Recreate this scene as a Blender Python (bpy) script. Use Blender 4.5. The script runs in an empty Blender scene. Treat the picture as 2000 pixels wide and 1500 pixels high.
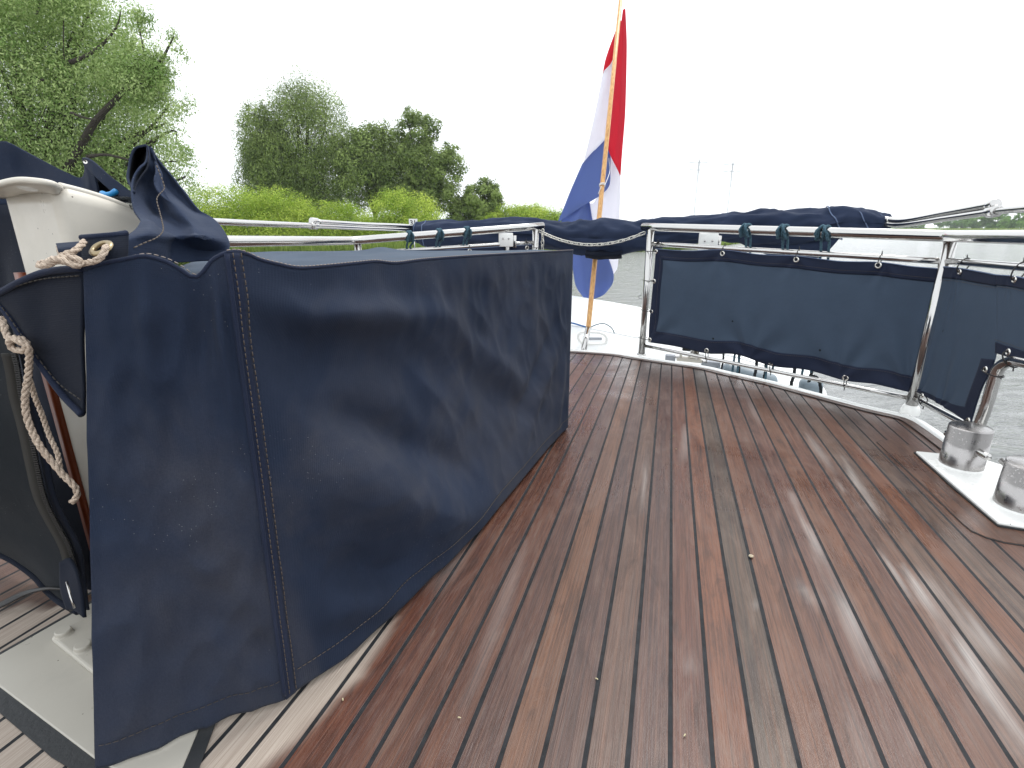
import bpy, bmesh, math, random
import numpy as np
from mathutils import Vector, Matrix, noise
R = math.radians
random.seed(7); rng = np.random.default_rng(7)
S = bpy.context.scene
COL = S.collection

# ------------------------------------------------------------------ camera
F = 1005.0                       # focal length in photo pixels (photo is 2000 wide)
PITCH = math.atan(304.0 / F)
c_, s_ = math.cos(PITCH), math.sin(PITCH)
cam_d = bpy.data.cameras.new("camera"); cam = bpy.data.objects.new("camera", cam_d); COL.objects.link(cam)
cam.location = (0, 0, 0); cam.rotation_euler = (math.pi / 2 - PITCH, 0, 0)
cam_d.sensor_width = 36; cam_d.lens = F / 2000 * 36
cam_d.clip_start = 0.02; cam_d.clip_end = 20000
S.camera = cam

# ------------------------------------------------------------------ sky, sun, exposure
SUN_EL, SUN_AZ = 58, 35          # overcast: a wide soft sun ahead of the camera
W = bpy.data.worlds.new("World"); S.world = W; W.use_nodes = True
wn, wl = W.node_tree.nodes, W.node_tree.links
wn.clear()
wo = wn.new('ShaderNodeOutputWorld'); bg = wn.new('ShaderNodeBackground')
sky = wn.new('ShaderNodeTexSky'); sky.sky_type = 'NISHITA'; sky.sun_disc = False
sky.sun_elevation = R(SUN_EL); sky.sun_rotation = R(SUN_AZ); sky.air_density = 1.0; sky.dust_density = 3.0
hs = wn.new('ShaderNodeHueSaturation'); hs.inputs['Saturation'].default_value = 0.25
cloudc = wn.new('ShaderNodeRGB'); cloudc.outputs[0].default_value = (9.2, 9.6, 9.9, 1)
mixw = wn.new('ShaderNodeMixRGB'); mixw.inputs[0].default_value = 0.88
tcw = wn.new('ShaderNodeTexCoord'); nzw = wn.new('ShaderNodeTexNoise'); nzw.inputs['Scale'].default_value = 2.2; nzw.inputs['Detail'].default_value = 4
mrw = wn.new('ShaderNodeMapRange'); mrw.inputs[3].default_value = 0.9; mrw.inputs[4].default_value = 1.1
mulw = wn.new('ShaderNodeVectorMath'); mulw.operation = 'SCALE'
wl.new(sky.outputs[0], hs.inputs['Color']); wl.new(hs.outputs[0], mixw.inputs[1]); wl.new(cloudc.outputs[0], mixw.inputs[2])
wl.new(tcw.outputs['Generated'], nzw.inputs['Vector']); wl.new(nzw.outputs[0], mrw.inputs[0])
wl.new(mixw.outputs[0], mulw.inputs[0]); wl.new(mrw.outputs[0], mulw.inputs['Scale'])
wl.new(mulw.outputs[0], bg.inputs['Color']); bg.inputs['Strength'].default_value = 0.1
wl.new(bg.outputs[0], wo.inputs['Surface'])
sd = bpy.data.lights.new("sun", 'SUN'); sun = bpy.data.objects.new("sun", sd); COL.objects.link(sun)
sd.energy = 0.9; sd.angle = R(20); sd.color = (1, 0.97, 0.92)
sv = Vector((math.sin(R(SUN_AZ)) * math.cos(R(SUN_EL)), math.cos(R(SUN_AZ)) * math.cos(R(SUN_EL)), math.sin(R(SUN_EL))))
sun.rotation_euler = sv.to_track_quat('Z', 'Y').to_euler()
S.view_settings.view_transform = 'Standard'; S.view_settings.look = 'None'; S.view_settings.gamma = 1
S.view_settings.exposure = 0.98

# ------------------------------------------------------------------ measuring: photo pixel -> place in the world
H = 0.70                         # camera above the deck (m)
SL = -0.0146                     # deck drops a little towards the stern
WZ = -2.3                        # water level
def ray(px, py):
    u, v = (px - 1000) / F, (py - 750) / F
    return Vector((u, c_ - s_ * v, -s_ - c_ * v))
def deck(px, py, h=0.0):
    d = ray(px, py); t = (-H + h) / (d.z - SL * d.y); return d * t
def dz(x, y, h=0.0): return -H + SL * y + h
def onz(px, py, z):
    d = ray(px, py); return d * (z / d.z)
def at(px, py, Y):
    d = ray(px, py); return d * (Y / d.y)
def ah(px, py, Y): return at(px, py, Y * H)
def zfor(x, y, py):
    v = (py - 750) / F; return -y * (s_ + v * c_) / (c_ - v * s_)
def vp(px, py, pl):
    (x0, y0), (x1, y1) = pl; d = ray(px, py); ex, ey = x1 - x0, y1 - y0
    t = (x0 * ey - y0 * ex) / (d.x * ey - d.y * ex); return d * t
pv = ray(1313, 462); PD = Vector((pv.x, pv.y, 0)).normalized()      # plank direction (boat's length)
PN = Vector((PD.y, -PD.x, 0))                                        # across the boat, towards starboard

# ------------------------------------------------------------------ materials
def mat(name, col=(.5, .5, .5), rough=.5, metal=0., spec=None, **kw):
    m = bpy.data.materials.new(name); m.use_nodes = True
    b = m.node_tree.nodes['Principled BSDF']
    b.inputs['Base Color'].default_value = (*col, 1); b.inputs['Roughness'].default_value = rough; b.inputs['Metallic'].default_value = metal
    if spec is not None: b.inputs['Specular IOR Level'].default_value = spec
    for k, v in kw.items(): b.inputs[k].default_value = v
    return m
class N:
    def __init__(s, m): s.m = m; s.t = m.node_tree; s.b = s.t.nodes['Principled BSDF']
    def new(s, typ, **kw):
        n = s.t.nodes.new(typ)
        for k, v in kw.items():
            if k.startswith('i_'):
                key = k[2:]; key = int(key) if key.isdigit() else key.replace('_', ' ')
                n.inputs[key].default_value = v
            else: setattr(n, k, v)
        return n
    def link(s, a, b): s.t.links.new(a, b)
    def noise(s, scale, detail=4, vec=None, rough=.55, dist=0.):
        n = s.new('ShaderNodeTexNoise', i_Scale=scale, i_Detail=detail, i_Roughness=rough, i_Distortion=dist)
        if vec is not None: s.link(vec, n.inputs['Vector'])
        return n.outputs['Fac']
    def obj(s): return s.new('ShaderNodeTexCoord').outputs['Object']
    def scalev(s, vec, sc):
        n = s.new('ShaderNodeVectorMath', operation='MULTIPLY'); s.link(vec, n.inputs[0]); n.inputs[1].default_value = sc; return n.outputs[0]
    def ramp(s, fac, stops):
        n = s.new('ShaderNodeValToRGB'); e = n.color_ramp.elements
        while len(e) < len(stops): e.new(.5)
        for x, (p, c) in zip(e, stops): x.position = p; x.color = (*c, 1) if len(c) == 3 else c
        s.link(fac, n.inputs[0]); return n.outputs[0]
    def math(s, op, a, b=None, clamp=False):
        n = s.new('ShaderNodeMath', operation=op, use_clamp=clamp)
        for i, v in enumerate((a, b)):
            if v is None: continue
            if isinstance(v, (int, float)): n.inputs[i].default_value = v
            else: s.link(v, n.inputs[i])
        return n.outputs[0]
    def mix(s, fac, a, b, mode='MIX'):
        n = s.new('ShaderNodeMixRGB', blend_type=mode)
        for i, v in enumerate((fac, a, b)):
            if isinstance(v, (int, float)): n.inputs[i].default_value = v if i == 0 else (v, v, v, 1)
            elif isinstance(v, tuple): n.inputs[i].default_value = (*v, 1)
            else: s.link(v, n.inputs[i])
        return n.outputs[0]
    def mr(s, f, a, b, c, d):
        n = s.new('ShaderNodeMapRange'); s.link(f, n.inputs[0])
        for i, v in enumerate((a, b, c, d)): n.inputs[i + 1].default_value = v
        return n.outputs[0]
    def bump(s, h, strength=.3, dist=.01, normal=None):
        n = s.new('ShaderNodeBump', i_Strength=strength, i_Distance=dist); s.link(h, n.inputs['Height'])
        if normal is not None: s.link(normal, n.inputs['Normal'])
        s.link(n.outputs[0], s.b.inputs['Normal']); return n.outputs[0]
    def base(s, c): s.link(c, s.b.inputs['Base Color'])
    def rough(s, c): s.link(c, s.b.inputs['Roughness'])

def canvas_mat(name, col, grime=.5, weave=900, speck=True, rough=.85, marks=False, ct=1.):
    m = mat(name, col, rough, spec=.16); n = N(m); o = n.obj()
    n.b.inputs['Sheen Weight'].default_value = .03; n.b.inputs['Sheen Roughness'].default_value = .5
    big = n.noise(2.6, 5, o, .6, .4); mid = n.noise(13, 5, o); fine = n.noise(420, 2, o)
    dk = tuple(x * (1 - .25 * ct) for x in col); lt = tuple(min(1, x * (1 + .30 * ct) + .006 * ct) for x in col)
    c = n.ramp(big, [(.3, dk), (.5, col), (.72, lt)])
    gr = n.ramp(n.noise(2.6, 6, o, .6, .8), [(.44, (0, 0, 0)), (.70, (1, 1, 1))])
    c = n.mix(n.math('MULTIPLY', gr, grime), c, (.050, .050, .060))
    c = n.mix(n.mr(mid, .3, .7, 0, .35), c, tuple(x * 1.25 for x in col))
    c = n.mix(n.mr(fine, .35, .65, 0., .3), c, dk)
    if speck:
        v = n.new('ShaderNodeTexVoronoi', i_Scale=150.); n.link(o, v.inputs['Vector'])
        sp = n.math('MULTIPLY', n.math('LESS_THAN', v.outputs['Distance'], .075), n.math('GREATER_THAN', n.noise(5, 3, o), .57))
        c = n.mix(n.math('MULTIPLY', sp, .55), c, (.30, .29, .28))
    if marks:
        v = n.new('ShaderNodeTexVoronoi', i_Scale=13.); n.link(o, v.inputs['Vector']); wv = n.math('ADD', v.outputs['Distance'], n.math('MULTIPLY', n.noise(60, 2, o), .05))
        c = n.mix(n.math('MULTIPLY', n.math('LESS_THAN', wv, .105), n.math('GREATER_THAN', n.noise(2.5, 2, o), .52)), c, (.008, .012, .016))
    n.base(c)
    w1 = n.new('ShaderNodeTexWave', i_Scale=weave / 6.28, bands_direction='Z'); n.link(o, w1.inputs[0])
    w2 = n.new('ShaderNodeTexWave', i_Scale=weave / 6.28, bands_direction='X'); n.link(o, w2.inputs[0])
    nb = n.bump(n.math('ADD', w1.outputs['Fac'], w2.outputs['Fac']), .25, .0006)
    n.bump(mid, .25, .008, nb)
    return m
M = {}
NAVY = (.0150, .0232, .046)
M['navy'] = canvas_mat('navy_canvas', NAVY, .9)
M['navy_lit'] = canvas_mat('navy_canvas_lit', (.021, .031, .060), .25)  # same navy cloth, lightened: the up-facing fold's light is in its colour
M['navy_dark'] = canvas_mat('navy_canvas_shaded', (.0055, .0085, .018), .12)  # dark navy trim and linings; the return flap's shade is in this colour
M['navy_top'] = canvas_mat('navy_canvas_pale', (.045, .066, .10), .35)  # paler navy for the bench cover's top panel
M['roll'] = canvas_mat('navy_roll', (.019, .029, .060), .1, speck=False)
M['border'] = canvas_mat('navy_border', (.014, .020, .042), .15, speck=False)
M['charcoal'] = canvas_mat('charcoal_canvas', (.006, .009, .013), .15)
m = canvas_mat('blue_grey_panel', (.049, .072, .110), .05, speck=False, rough=.75, marks=True, ct=.25); M['panel'] = m
M['binding'] = mat('pale_binding', (.10, .14, .24), .7)
M['stitch'] = mat('stitch_thread', (.085, .066, .052), .8)
M['stitchw'] = mat('stitch_thread_pale', (.24, .20, .18), .8)

def steel(name, col=(.62, .61, .60), rough=.1, brushed=False):
    m = mat(name, col, rough, 1.0); n = N(m); o = n.obj()
    f = n.noise(60, 4, o); n.rough(n.mr(f, .3, .7, rough * .7, rough * 1.8))
    if brushed:
        f2 = n.noise(1, 3, n.scalev(o, (600, 600, 12))); n.bump(f2, .12, .0006)
        v = n.new('ShaderNodeTexVoronoi', i_Scale=150.); n.link(o, v.inputs['Vector'])
        d = n.math('MULTIPLY', n.math('LESS_THAN', v.outputs['Distance'], .28), n.math('GREATER_THAN', n.noise(18, 3, o), .55))
        n.rough(n.mix(d, n.mr(f, .3, .7, .24, .36), .08))
    else: n.bump(n.noise(220, 2, o), .06, .0005)
    return m
M['steel'] = steel('polished_steel', (.50, .49, .48)); M['brushed'] = steel('wet_brushed_steel', (.37, .355, .35), .33, True)
M['zinc'] = steel('galvanised_chain', (.55, .54, .50), .25)
M['eyelet'] = steel('nickel_eyelet', (.75, .73, .68), .22)
def white_mat(name, col, rough=.3, dirt=.3):
    m = mat(name, col, rough); n = N(m); o = n.obj()
    c = n.mix(n.math('MULTIPLY', n.ramp(n.noise(6, 6, o, .7, .5), [(.5, (0, 0, 0)), (.75, (1, 1, 1))]), dirt), col, tuple(x * .72 for x in col))
    sp = n.new('ShaderNodeTexVoronoi', i_Scale=60.); n.link(o, sp.inputs['Vector'])
    c = n.mix(n.math('MULTIPLY', n.math('LESS_THAN', sp.outputs['Distance'], .07), n.math('GREATER_THAN', n.noise(9, 2, o), .56)), c, (.12, .10, .08))
    n.base(c); n.rough(n.mr(n.noise(15, 4, o), .3, .7, rough * .7, rough * 1.5)); n.bump(n.noise(30, 3, o), .04, .002)
    return m
M['white'] = white_mat('white_gelcoat', (.80, .80, .78), .22, .3)
M['cream'] = white_mat('cream_gelcoat', (.60, .56, .49), .35, .35)
M['plate'] = white_mat('cream_painted_plate', (.43, .405, .355), .35, .4)
M['hull'] = white_mat('white_dinghy_hull', (.83, .84, .84), .3, .05)
M['fender'] = white_mat('grey_blue_vinyl', (.20, .25, .29), .35, .4)
M['pad'] = mat('grey_pad', (.34, .36, .40), .7)
M['black'] = mat('black_plastic', (.012, .012, .013), .5)
M['rubber'] = mat('black_sealant', (.022, .024, .027), .6); _n = N(M['rubber']); _n.bump(_n.noise(140, 4, _n.obj()), .5, .002)
M['mahogany'] = mat('varnished_mahogany', (.16, .035, .012), .3)
def rope_mat(name, col, dark):
    m = mat(name, col, .9); n = N(m); o = n.obj()
    c = n.ramp(n.noise(300, 3, o), [(.35, dark), (.6, col)]); n.base(c)
    w = n.new('ShaderNodeTexWave', i_Scale=180., i_Distortion=1.5, bands_direction='DIAGONAL'); n.link(o, w.inputs[0]); n.bump(w.outputs['Fac'], .5, .001)
    return m
M['cord'] = rope_mat('beige_cord', (.55, .45, .36), (.30, .23, .18))
M['bluerope'] = rope_mat('faded_blue_rope', (.07, .15, .20), (.02, .05, .075))
M['blackrope'] = rope_mat('black_rope', (.016, .02, .026), (.006, .008, .01))
M['whitecord'] = mat('white_cord', (.75, .75, .74), .8)
M['oar'] = mat('varnished_ash', (.62, .33, .12), .4); _n = N(M['oar'])
_o = _n.obj(); _n.base(_n.ramp(_n.noise(1, 4, _n.scalev(_o, (120, 120, 4))), [(.3, (.46, .21, .07)), (.6, (.70, .40, .15)), (.8, (.76, .47, .2))]))
def cloth_flag(name, col):
    m = mat(name, col, .8); n = N(m); t = m.node_tree
    tr = n.new('ShaderNodeBsdfTranslucent'); tr.inputs[0].default_value = (*col, 1)
    mx = n.new('ShaderNodeMixShader'); mx.inputs[0].default_value = .62
    out = t.nodes['Material Output']; n.link(n.b.outputs[0], mx.inputs[1]); n.link(tr.outputs[0], mx.inputs[2]); n.link(mx.outputs[0], out.inputs[0])
    n.bump(n.noise(70, 3, n.obj()), .2, .004); return m
M['red'] = cloth_flag('flag_red', (.74, .05, .09)); M['fwhite'] = cloth_flag('flag_white', (.88, .87, .92)); M['blue'] = cloth_flag('flag_blue', (.19, .26, .52))

# wood of the deck. UV: u in planks, v in metres along
def deck_mat(name, caulk=True):
    m = mat(name, (.15, .06, .04), .4); n = N(m)
    uv = n.new('ShaderNodeUVMap', uv_map='plank').outputs[0]
    sp = n.new('ShaderNodeSeparateXYZ'); n.link(uv, sp.inputs[0]); u, v = sp.outputs[0], sp.outputs[1]
    idn = n.math('FLOOR', u); fr = n.math('FRACT', u)
    cmb = n.new('ShaderNodeCombineXYZ')
    n.link(n.math('MULTIPLY', u, 30.), cmb.inputs[0]); n.link(n.math('MULTIPLY', v, 4.), cmb.inputs[1]); n.link(n.math('MULTIPLY', idn, 7.31), cmb.inputs[2])
    grain = n.noise(1., 6, cmb.outputs[0], .7, .35)
    cmb2 = n.new('ShaderNodeCombineXYZ')
    n.link(n.math('MULTIPLY', u, 5.), cmb2.inputs[0]); n.link(n.math('MULTIPLY', v, 1.4), cmb2.inputs[1]); n.link(n.math('MULTIPLY', idn, 3.7), cmb2.inputs[2])
    fig = n.noise(1., 5, cmb2.outputs[0], .6, 1.6)
    cmb3 = n.new('ShaderNodeCombineXYZ')
    n.link(n.math('MULTIPLY', u, 26.), cmb3.inputs[0]); n.link(n.math('MULTIPLY', v, 22.), cmb3.inputs[1]); n.link(idn, cmb3.inputs[2])
    pore = n.noise(1., 3, cmb3.outputs[0], .6)
    at_ = n.new('ShaderNodeAttribute', attribute_name='tint'); tint = at_.outputs['Color']
    wa = n.new('ShaderNodeAttribute', attribute_name='wear'); ws = n.new('ShaderNodeSeparateColor'); n.link(wa.outputs['Color'], ws.inputs[0])
    chalk, dry = ws.outputs[0], ws.outputs[1]
    c = n.mix(n.mr(grain, .34, .62, .85, 0.), tint, n.mix(.6, tint, (.018, .010, .010)))
    c = n.mix(n.mr(fig, .42, .75, 0., .7), c, n.mix(.5, tint, (.20, .095, .055)))
    c = n.mix(n.mr(fig, .42, .22, 0., .55), c, (.045, .026, .026))
    c = n.mix(n.mr(pore, .45, .72, 0., .22), c, (.15, .13, .13))
    cmb4 = n.new('ShaderNodeCombineXYZ')
    n.link(n.math('MULTIPLY', u, 1.6), cmb4.inputs[0]); n.link(n.math('MULTIPLY', v, 5.), cmb4.inputs[1]); n.link(n.math('MULTIPLY', idn, 5.1), cmb4.inputs[2])
    wth = n.noise(1., 6, cmb4.outputs[0], .68, 1.2)
    c = n.mix(n.mr(wth, .50, .72, 0., .75), c, (.030, .017, .015)); c = n.mix(n.mr(wth, .48, .30, 0., .45), c, (.15, .105, .085))
    cmb5 = n.new('ShaderNodeCombineXYZ')
    n.link(n.math('MULTIPLY', u, 12.), cmb5.inputs[0]); n.link(n.math('MULTIPLY', v, 2.2), cmb5.inputs[1]); n.link(n.math('MULTIPLY', idn, 9.3), cmb5.inputs[2])
    strk = n.noise(1., 5, cmb5.outputs[0], .7, .8)
    c = n.mix(n.mr(strk, .52, .68, 0., .6), c, (.035, .020, .017)); c = n.mix(n.mr(strk, .46, .30, 0., .4), c, (.19, .085, .05))
    dc = n.mix(n.mr(grain, .3, .65, 0, 1), (.24, .19, .155), (.44, .375, .32))
    c = n.mix(dry, c, dc)
    c = n.mix(n.math('MULTIPLY', chalk, n.mr(grain, .25, .6, .45, 1.), True), c, (.50, .48, .46))
    tcw_ = n.obj(); wetn = n.noise(1.9, 4, tcw_, .55, .6)
    wet = n.ramp(wetn, [(.38, (0, 0, 0)), (.60, (1, 1, 1))])
    rg = n.mix(wet, n.mr(pore, .3, .7, .42, .58), n.mr(pore, .3, .7, .15, .27))
    rg = n.mix(n.math('MAXIMUM', dry, chalk), rg, .8)
    h = n.math('MULTIPLY', grain, .8)
    if caulk:
        e = n.math('ABSOLUTE', n.math('SUBTRACT', fr, .5))
        wob = n.math('MULTIPLY', n.math('SUBTRACT', n.noise(1, 2, n.scalev(tcw_, (14, 14, 14))), .5), .02)
        cm = n.mr(n.math('ADD', e, wob), .434, .446, 0., 1.)
        cc = n.mix(n.mr(n.noise(50, 3, tcw_), .3, .7, 0, 1), (.007, .008, .010), (.020, .022, .026))
        c = n.mix(cm, c, cc); rg = n.mix(cm, rg, .75)
        h = n.math('SUBTRACT', h, n.math('MULTIPLY', cm, 1.3))
    n.base(c); n.rough(rg); n.bump(h, .5, .0012)
    n.b.inputs['Specular IOR Level'].default_value = .33
    return m
M['deck'] = deck_mat('teak_planks'); M['board'] = deck_mat('teak_board', False)

def leaf_mat(name, c1, c2, trans=.35):
    m = mat(name, c1, .6, spec=.12); n = N(m); t = m.node_tree
    a = n.new('ShaderNodeAttribute', attribute_name='rnd')
    c = n.ramp(a.outputs['Fac'], [(0., c1), (1., c2)]); n.base(c)
    tr = n.new('ShaderNodeBsdfTranslucent'); n.link(n.mix(.4, c, (.16, .22, .04)), tr.inputs[0])
    mx = n.new('ShaderNodeMixShader'); mx.inputs[0].default_value = trans
    n.link(n.b.outputs[0], mx.inputs[1]); n.link(tr.outputs[0], mx.inputs[2]); n.link(mx.outputs[0], t.nodes['Material Output'].inputs[0])
    return m
M['willow'] = leaf_mat('willow_leaves', (.10, .21, .035), (.58, .70, .30))
M['alder'] = leaf_mat('grey_green_leaves', (.045, .088, .018), (.35, .45, .14))
M['bush'] = leaf_mat('yellow_green_leaves', (.13, .28, .01), (.70, .80, .16), .4)
M['grassm'] = leaf_mat('reed_green', (.13, .22, .04), (.36, .45, .12), .4)
M['farleaf'] = leaf_mat('far_leaves', (.04, .12, .025), (.24, .42, .09))
M['bark'] = mat('bark', (.038, .031, .023), .9); _n = N(M['bark']); _n.bump(_n.noise(20, 5, _n.obj()), .8, .03)
M['ground'] = mat('meadow', (.10, .16, .035), .9); _n = N(M['ground']); _n.base(_n.ramp(_n.noise(.5, 6, _n.obj()), [(.3, (.08, .12, .03)), (.7, (.24, .32, .08))]))
M['water'] = mat('river_water', (.205, .21, .21), .12); _n = N(M['water'])
_o = _n.obj(); _a = _n.noise(1., 5, _n.scalev(_o, (1.1, 2.6, 1)), .6, .6); _b = _n.noise(1., 4, _n.scalev(_o, (5., 9., 1)), .6, .3)
_n.b.inputs['IOR'].default_value = 1.33
_n.bump(_b, .8, .035, _n.bump(_a, 1., .24))

# ------------------------------------------------------------------ building helpers
def tag(o, label=None, cat=None, group=None, kind=None):
    for k, v in (('label', label), ('category', cat), ('group', group), ('kind', kind)):
        if v: o[k] = v
    return o
def mesh_obj(name, verts, faces, m, parent=None, smooth=True):
    me = bpy.data.meshes.new(name)
    me.from_pydata([tuple(v) for v in verts], [], faces); me.update()
    o = bpy.data.objects.new(name, me); COL.objects.link(o)
    for mm in (m if isinstance(m, list) else [m]): me.materials.append(mm)
    if smooth: me.polygons.foreach_set('use_smooth', [True] * len(me.polygons))
    if parent is not None: o.parent = parent; o.matrix_parent_inverse = parent.matrix_basis.inverted()
    return o
def empty(name, loc=(0, 0, 0)):
    o = bpy.data.objects.new(name, None); COL.objects.link(o); o.location = loc; o.empty_display_size = .1; return o
def solid(o, t=.003, off=0.):
    md = o.modifiers.new('thick', 'SOLIDIFY'); md.thickness = t; md.offset = off; return o
def bevel(o, w=.003, seg=2):
    md = o.modifiers.new('bevel', 'BEVEL'); md.width = w; md.segments = seg; md.limit_method = 'ANGLE'; return o
def grid(P, name, m, parent=None, thick=.003, keep=None):
    nv, nu = len(P), len(P[0]); vs = [p for row in P for p in row]; fs = []
    for j in range(nv - 1):
        for i in range(nu - 1):
            if keep is None or keep(i, j): fs.append((j * nu + i, j * nu + i + 1, (j + 1) * nu + i + 1, (j + 1) * nu + i))
    o = mesh_obj(name, vs, fs, m, parent)
    if thick: solid(o, thick)
    return o
def cr(P, t):                         # Catmull-Rom through P at t in 0..1
    n = len(P) - 1
    if n == 1: return P[0].lerp(P[1], t)
    x = min(max(t, 0), 1) * n; i = min(int(x), n - 1); f = x - i
    p1, p2 = P[i], P[i + 1]; p0 = P[i - 1] if i > 0 else p1 * 2 - p2; p3 = P[i + 2] if i + 2 <= n else p2 * 2 - p1
    return .5 * ((2 * p1) + (p2 - p0) * f + (2 * p0 - 5 * p1 + 4 * p2 - p3) * f * f + (3 * p1 - p0 - 3 * p2 + p3) * f ** 3)
def net(rows, nu, nv):                # rows of Vectors -> smooth grid
    rr = [[cr(r, i / (nu - 1)) for i in range(nu)] for r in rows]
    return [[cr([r[i] for r in rr], j / (nv - 1)) for i in range(nu)] for j in range(nv)]
def ph(*rows): return [[ah(*p) for p in r] for r in rows]   # rows of (px, py, Y in camera heights)
def displace(P, fn):
    nv, nu = len(P), len(P[0]); Q = []
    for j in range(nv):
        row = []
        for i in range(nu):
            a = P[j][min(i + 1, nu - 1)] - P[j][max(i - 1, 0)]; b = P[min(j + 1, nv - 1)][i] - P[max(j - 1, 0)][i]
            nn = a.cross(b)
            if nn.length > 1e-12: nn.normalize()
            row.append(P[j][i] + nn * fn(i / (nu - 1), j / (nv - 1), P[j][i]))
        Q.append(row)
    return Q
def fold_noise(sc, amp, stretch=(1, 1, 1)):
    def f(u, v, p):
        q = Vector((p.x * stretch[0], p.y * stretch[1], p.z * stretch[2])) * sc
        a = noise.noise(q) + .5 * noise.noise(q * 2.1)
        return amp * (a if a < 0 else a * 1.3)
    return f
def frame(pts):
    T = []
    for i in range(len(pts)):
        t = pts[min(i + 1, len(pts) - 1)] - pts[max(i - 1, 0)]; T.append(t.normalized() if t.length > 0 else Vector((0, 0, 1)))
    up = Vector((0, 0, 1)) if abs(T[0].z) < .9 else Vector((1, 0, 0))
    n = T[0].cross(up).normalized(); out = []
    for t in T:
        n = (n - t * n.dot(t)).normalized(); out.append((t, n, t.cross(n)))
    return out
def tube_geo(pts, r, seg=12, vs=None, fs=None, cap=True):
    vs = [] if vs is None else vs; fs = [] if fs is None else fs
    fr = frame(pts); b = len(vs)
    for k, (p, (t, n, q)) in enumerate(zip(pts, fr)):
        rr = r[k] if isinstance(r, (list, tuple)) else r
        for i in range(seg):
            a = 2 * math.pi * i / seg; vs.append(p + (n * math.cos(a) + q * math.sin(a)) * rr)
    for k in range(len(pts) - 1):
        for i in range(seg):
            j = (i + 1) % seg; fs.append((b + k * seg + i, b + k * seg + j, b + (k + 1) * seg + j, b + (k + 1) * seg + i))
    if cap:
        fs.append(tuple(b + i for i in range(seg))[::-1]); e = b + (len(pts) - 1) * seg; fs.append(tuple(e + i for i in range(seg)))
    return vs, fs
def smooth_path(P, n): return [cr(P, i / (n - 1)) for i in range(n)]
def tube(name, pts, r, m, parent=None, seg=14, n=None):
    if n: pts = smooth_path(pts, n)
    vs, fs = tube_geo(pts, r, seg); return mesh_obj(name, vs, fs, m, parent)
def rope_geo(pts, r, pitch=None, vs=None, fs=None, strands=3):
    vs = [] if vs is None else vs; fs = [] if fs is None else fs
    pitch = pitch or r * 7; L = 0; fr = frame(pts); ang = []
    for i, p in enumerate(pts):
        if i: L += (p - pts[i - 1]).length
        ang.append(2 * math.pi * L / pitch)
    for k in range(strands):
        q = [p + (f[1] * math.cos(a + 2 * math.pi * k / strands) + f[2] * math.sin(a + 2 * math.pi * k / strands)) * r * .48 for p, f, a in zip(pts, fr, ang)]
        tube_geo(q, r * .56, 7, vs, fs)
    return vs, fs
def resample(pts, step):
    out = [pts[0]]; acc = 0
    for a, b in zip(pts, pts[1:]):
        L = (b - a).length
        while acc + L >= step:
            f = (step - acc) / L; a = a.lerp(b, f); out.append(a); L = (b - a).length; acc = 0
        acc += L
    return out
def rope(name, ctrl, r, m, parent=None, n=80, step=None):
    pts = smooth_path(ctrl, n * 3); pts = resample(pts, step or r * 1.2)
    vs, fs = rope_geo(pts, r); return mesh_obj(name, vs, fs, m, parent)
def stitches(name, pts, m, parent=None, L=.007, gap=.004, w=.0009, lift=None):
    vs, fs = [], []; P = resample(pts, .0012); k = 0; nper = int(L / .0012); ng = int(gap / .0012)
    while k + nper < len(P):
        a, b = P[k], P[k + nper]
        if lift is not None: a = a + lift; b = b + lift
        tube_geo([a, (a + b) * .5 + (lift * .3 if lift is not None else Vector((0, 0, 0))), b], w, 4, vs, fs); k += nper + ng
    if not vs: return None
    return mesh_obj(name, vs, fs, m, parent)
def box_geo(c, sx, sy, sz, rot=None, vs=None, fs=None):
    vs = [] if vs is None else vs; fs = [] if fs is None else fs; b = len(vs); rot = rot or Matrix.Identity(3)
    for z in (-1, 1):
        for x, y in ((-1, -1), (1, -1), (1, 1), (-1, 1)): vs.append(Vector(c) + rot @ Vector((x * sx / 2, y * sy / 2, z * sz / 2)))
    for f in ((3, 2, 1, 0), (4, 5, 6, 7), (0, 1, 5, 4), (1, 2, 6, 5), (2, 3, 7, 6), (3, 0, 4, 7)): fs.append(tuple(b + i for i in f))
    return vs, fs
def prism(name, top, h, m, parent=None, bev=.004):
    n = len(top); vs = list(top) + [p - Vector((0, 0, h)) for p in top]
    nn = sum(((top[i].x * top[(i + 1) % n].y - top[(i + 1) % n].x * top[i].y) for i in range(n)))
    T = list(range(n)) if nn > 0 else list(range(n))[::-1]
    fs = [tuple(T), tuple(n + i for i in T[::-1])] + [(T[i], n + T[i], n + T[(i + 1) % n], T[(i + 1) % n]) for i in range(n)]
    fs = [fs[0], fs[1]] + [f for f in fs[2:]]
    o = mesh_obj(name, vs, fs, m, parent, smooth=False)
    bm = bmesh.new(); bm.from_mesh(o.data); bmesh.ops.recalc_face_normals(bm, faces=bm.faces); bm.to_mesh(o.data); bm.free()
    if bev: bevel(o, bev, 3)
    return o
def lathe(name, prof, c, m, parent=None, seg=40, axis=None):
    vs, fs = [], []; q = Vector((0, 0, 1)).rotation_difference(axis) if axis is not None else None
    for r, z in prof:
        for i in range(seg):
            a = 2 * math.pi * i / seg; v = Vector((r * math.cos(a), r * math.sin(a), z)); vs.append(Vector(c) + (q @ v if q else v))
    for k in range(len(prof) - 1):
        for i in range(seg):
            j = (i + 1) % seg; fs.append((k * seg + i, k * seg + j, (k + 1) * seg + j, (k + 1) * seg + i))
    return mesh_obj(name, vs, fs, m, parent)
def arclen(P):
    L = [0.]
    for a, b in zip(P, P[1:]): L.append(L[-1] + (b - a).length)
    return L
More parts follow.
